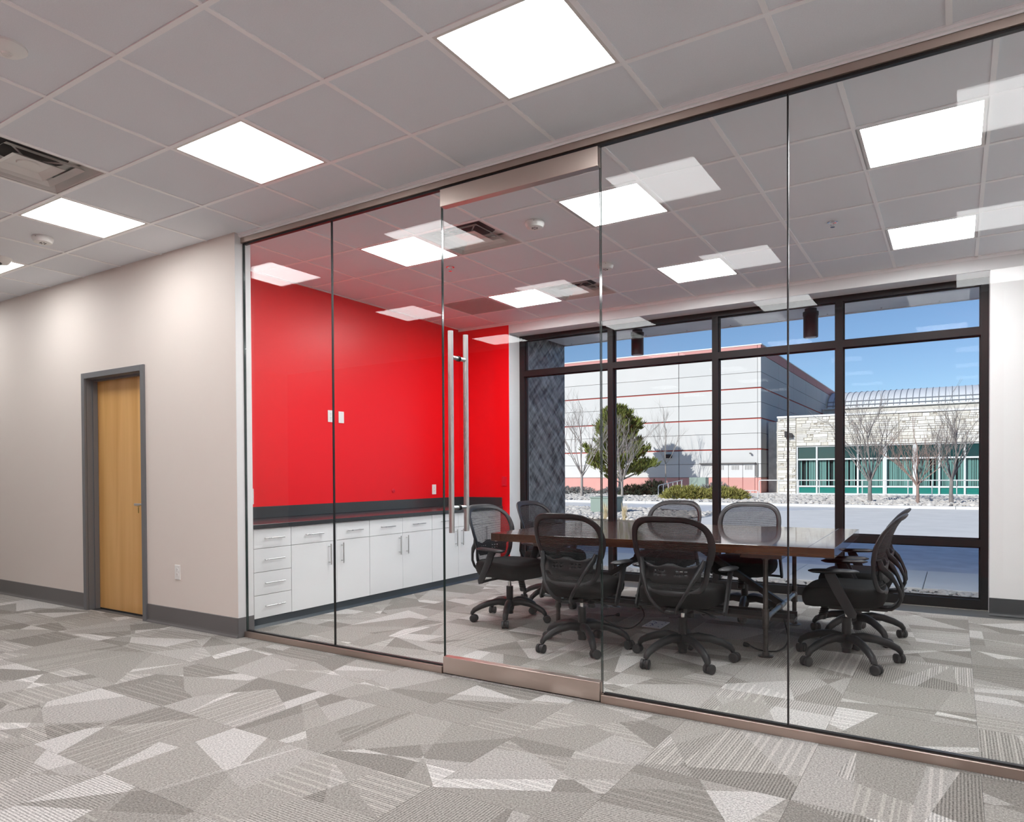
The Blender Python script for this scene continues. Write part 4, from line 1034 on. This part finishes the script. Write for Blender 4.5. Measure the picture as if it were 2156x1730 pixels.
def pf(r):
    p, e = r.choice(boughs); t = r.uniform(.45, 1.02); c = p.lerp(e, t); s = .16
    return c+Vector((r.uniform(-s, s), r.uniform(-s, s), r.uniform(-s, s))), (e-p).normalized()*.6+Vector((0, 0, .7))
o = foliage(3600, pf, rnd, .34).build('needles', 'pine', pt, smooth=False); o['kind'] = 'stuff'
pt.scale = (1.21, 1.21, 1.21)
def shrub(name, loc, rx, ry, rz, n, m, label, size, seed, cat='shrub'):
    rnd = random.Random(seed); r = thing(name, label, cat, loc)
    M().lathe([(rx*.8*math.cos(t), rz*.8*math.sin(t)) for t in (0, .4, .8, 1.2, 1.5)], 14).build('inner_growth', 'pined' if m != 'greyshrub' else 'greyshrub', r).scale = (1, ry/rx, 1)
    def f_(r_):
        a, b = r_.uniform(0, 2*PI), math.asin(r_.random()); k = r_.uniform(.75, 1.0)*(1+.12*math.sin(5*a)+.08*math.sin(9*a+3*b))
        d_ = Vector((math.cos(a)*math.cos(b), math.sin(a)*math.cos(b), math.sin(b))); return (d_.x*rx*k, d_.y*ry*k, d_.z*rz*k), (d_.x, d_.y, d_.z+.5)
    o = foliage(n, f_, rnd, size).build('foliage', m, r, smooth=False); o['kind'] = 'stuff'
shrub('juniper_shrub', (-11.1, 29.6, GZ+.08), 1.15, .9, .55, 1100, 'juni', 'low yellow-green juniper mound left of the window mullion', .2, 31)
shrub('juniper_shrub', (-9.35, 30.0, GZ+.08), 1.1, .9, .50, 1000, 'juni', 'low yellow-green juniper mound right of the window mullion', .2, 32)
shrub('grey_shrub', (-10.2, 31.4, GZ+.08), .9, .6, .72, 500, 'greyshrub', 'grey leafless shrub behind the juniper mounds', .2, 33)
shrub('dark_shrub', (-14.1, 33.2, GZ+.1), .8, .6, .75, 500, 'pined', 'dark green shrub behind the stair railing', .2, 34)
shrub('dark_shrub', (-15.0, 32.6, GZ+.1), .8, .6, .55, 450, 'pined', 'dark green shrub under the right side of the pine', .2, 35)
shrub('grey_shrub', (-19.2, 33.6, GZ+.1), 1.6, .5, .42, 600, 'greyshrub', 'low grey hedge shrub beside the dark steel pier', .16, 36)
shrub('grey_shrub', (-16.6, 33.8, GZ+.1), 1.2, .5, .40, 500, 'greyshrub', 'low grey hedge shrub under the left side of the pine', .16, 37)
def tuft(loc, label, seed):
    rnd = random.Random(seed); q = M()
    for k in range(46):
        a = rnd.uniform(0, 6.28); e = rnd.uniform(.02, .14); h_ = rnd.uniform(.3, .55); x0 = rnd.uniform(-.04, .04); y_ = rnd.uniform(-.04, .04)
        q.add([(x0-.006, y_, 0), (x0+.006, y_, 0), (x0+e*.5*math.cos(a)+.004, y_+e*.5*math.sin(a), h_*.6), (x0+e*math.cos(a), y_+e*math.sin(a), h_)], [(0, 1, 2, 3)])
    tag(q.build('grass_tuft', 'grass', None, loc, smooth=False), label, 'grass')
tuft((-8.6, 13.95+1.2, GZ+.06), 'dry straw grass tuft beside the dark steel pier', 41)
tuft((-7.95, 13.8+1.2, GZ+.06), 'dry straw grass tuft in front of the utility box', 42)
